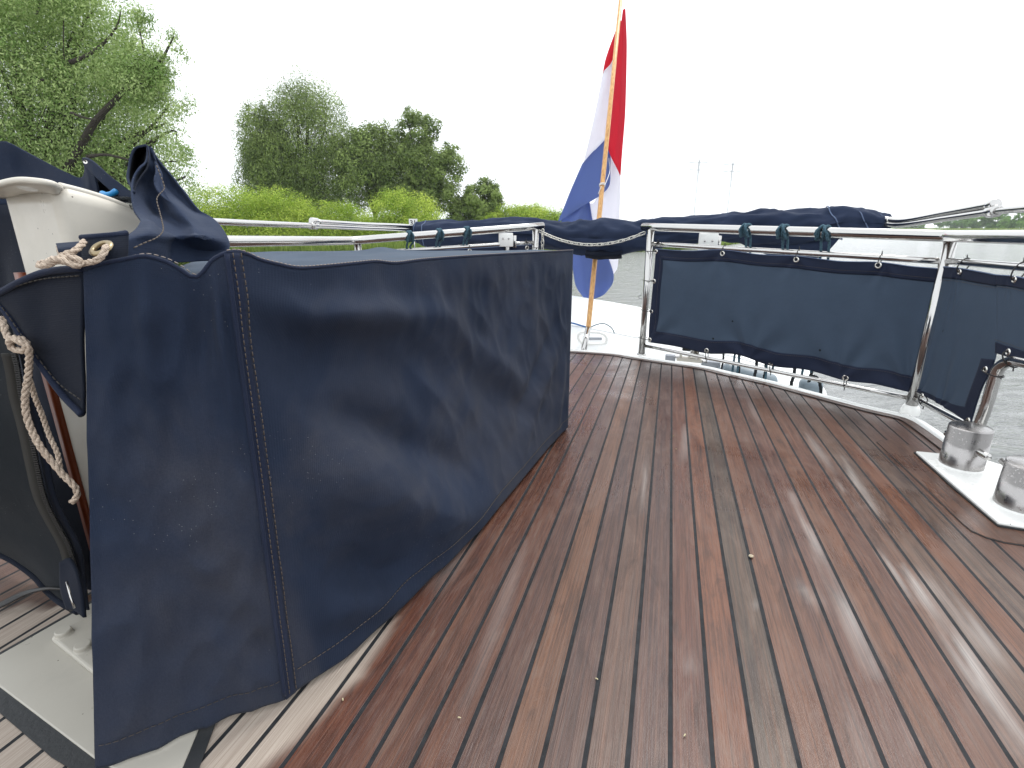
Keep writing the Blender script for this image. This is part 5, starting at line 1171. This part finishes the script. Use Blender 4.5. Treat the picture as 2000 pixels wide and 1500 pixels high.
# far shore trees
fg = 'far trees across the water'
FT = [(1762, 443, 24, 4, 330, 'low far wood end beside the rolled canopy'), (1793, 440, 12, 6, 330, 'rounded far tree closing the low wood'), (1843, 431, 14, 11, 250, 'thin see-through far tree standing apart'), (1880, 431, 24, 12, 240, 'broad far tree beyond the thin one'), (1915, 429, 20, 14, 235, 'tall full far tree below the tube joint'), (1945, 429, 22, 14, 230, 'dense dark far tree past the joint'), (1972, 436, 20, 9, 228, 'lower far tree in the dip of the wood'), (2003, 427, 24, 17, 220, 'big far tree at the picture edge above the reddish slope'), (2060, 425, 40, 26, 220, 'far tree just past the picture edge')]
def far_y(px):
    q = [(1000 + F * p.x / (p.y * c_ - p.z * s_), p.y) for p in FE]; return float(np.interp(px, [a for a, b in q], [b for a, b in q])) * 1.1
for k, (x, y, rx, ry, Yt, lab) in enumerate(FT):
    Yt = far_y(x)
    tree('far_tree', lab, 'tree', fg, [(x, y, rx, ry), (x - rx * .4, y + ry * .4, rx * .7, ry * .7), (x + rx * .5, y + ry * .2, rx * .6, ry * .6), (x, y + ry * .6, rx * 1.15, ry * .5)], 5000 if k != 2 else 1800, .0034 * Yt, M['farleaf'], x, Yt, (), .3, .1, .22, 50 + k)
tree('far_tree', 'faint blue line of trees on the horizon', 'tree', fg, [(1815, 446, 18, 3), (1780, 446, 30, 3), (1850, 446, 30, 3), (1600, 446, 60, 3), (1500, 446, 60, 3)], 2600, 2.4, M['farleaf'], 1815, 900, (), .3, 0, .3, 66)
# number sign on the bank
sg_ = tag(empty('number_sign', at(807, 500, 33)), 'small white board with the black number 31 on a post on the bank', 'sign')
c = at(807, 435, 33); vs, fs = box_geo(c, .52, .04, .46); mesh_obj('sign_board', vs, fs, M['white'], sg_, False)
vs, fs = tube_geo([Vector((c.x, c.y + .04, WZ)), Vector((c.x, c.y + .04, c.z))], .04, 10); mesh_obj('post', vs, fs, M['steel'], sg_)
cu = bpy.data.curves.new('digits', 'FONT'); cu.body = '31'; cu.size = .40; cu.align_x = 'CENTER'; cu.align_y = 'CENTER'; cu.extrude = .004; cu.offset = .008
to = bpy.data.objects.new('tmp', cu); COL.objects.link(to); bpy.context.view_layer.update()
dm = bpy.data.meshes.new_from_object(to.evaluated_get(bpy.context.evaluated_depsgraph_get())); bpy.data.objects.remove(to)
do = bpy.data.objects.new('digits', dm); COL.objects.link(do); dm.materials.clear(); dm.materials.append(M['black']); do.parent = sg_; do.location = (c - Vector(sg_.location)) + Vector((0, -.026, -.01)); do.rotation_euler = (math.pi / 2, 0, 0)
# pylons
def pylon(label, px, ytop, Y):
    b = at(px, 446, Y); b.z = WZ; ht = at(px, ytop, Y).z - WZ; t = tag(empty('pylon', b), label, 'pylon', 'power pylons beyond the water')
    vs, fs = [], []; ax = Vector((1, .1, 0)).normalized(); ay = Vector((-.1, 1, 0)); wd = lambda f: 9 * (1 - f) ** 1.4 + .9
    lv_ = [0, .12, .23, .34, .45, .55, .65, .74, .82, .9, 1.]
    def cor(f): return [b + Vector((0, 0, ht * f)) + ax * (sx * wd(f)) + ay * (sy * wd(f)) for sx, sy in ((-1, -1), (1, -1), (1, 1), (-1, 1))]
    for f0, f1 in zip(lv_, lv_[1:]):
        c0_, c1_ = cor(f0), cor(f1)
        for k in range(4): tube_geo([c0_[k], c1_[k]], .12, 5, vs, fs); tube_geo([c0_[k], c1_[(k + 1) % 4]], .045, 4, vs, fs); tube_geo([c0_[(k + 1) % 4], c1_[k]], .045, 4, vs, fs); tube_geo([c1_[k], c1_[(k + 1) % 4]], .05, 4, vs, fs)
    mat_ = M['pyl']; tube_geo([b, b + Vector((0, 0, ht + 3))], .42, 6, vs, fs); mesh_obj('tower', vs, fs, mat_, t)
    for f in (.865, .965):
        vs, fs = [], []; w = 14.5; z = Vector((0, 0, ht * f)); tube_geo([b + z - ax * w, b + z + ax * w], .42, 5, vs, fs); tube_geo([b + z - ax * w, b + z + Vector((0, 0, 2.4)), b + z + ax * w], .12, 4, vs, fs)
        for k in (-1, -.55, .55, 1): tube_geo([b + z + ax * (w * k), b + z + ax * (w * k) - Vector((0, 0, 2.5))], .14, 4, vs, fs)
        mesh_obj('cross_arm', vs, fs, mat_, t)
M['pyl'] = mat('weathered_lattice_steel', (.26, .28, .30), .7)
pylon('pale lattice pylon with two cross arms, the slightly taller one next to the flag', 1353, 313, 760)
pylon('pale lattice pylon with two cross arms, farther from the flag', 1417, 317, 790)

# ------------------------------------------------------------------ haze
bm = bmesh.new(); bmesh.ops.create_cube(bm, size=1); me = bpy.data.meshes.new('haze'); bm.to_mesh(me); bm.free()
hz = bpy.data.objects.new('haze', me); COL.objects.link(hz); hz.scale = (2200, 1320, 130 + 4.3); hz.location = (300, 560, WZ - 1 + (130 + 4.3) / 2); tag(hz, kind='stuff')
mh = bpy.data.materials.new('haze_air'); mh.use_nodes = True; t_ = mh.node_tree; t_.nodes.remove(t_.nodes['Principled BSDF']); pvn = t_.nodes.new('ShaderNodeVolumePrincipled')
pvn.inputs['Color'].default_value = (.93, .96, 1, 1); pvn.inputs['Density'].default_value = .0003; t_.links.new(pvn.outputs[0], t_.nodes['Material Output'].inputs['Volume']); me.materials.append(mh)
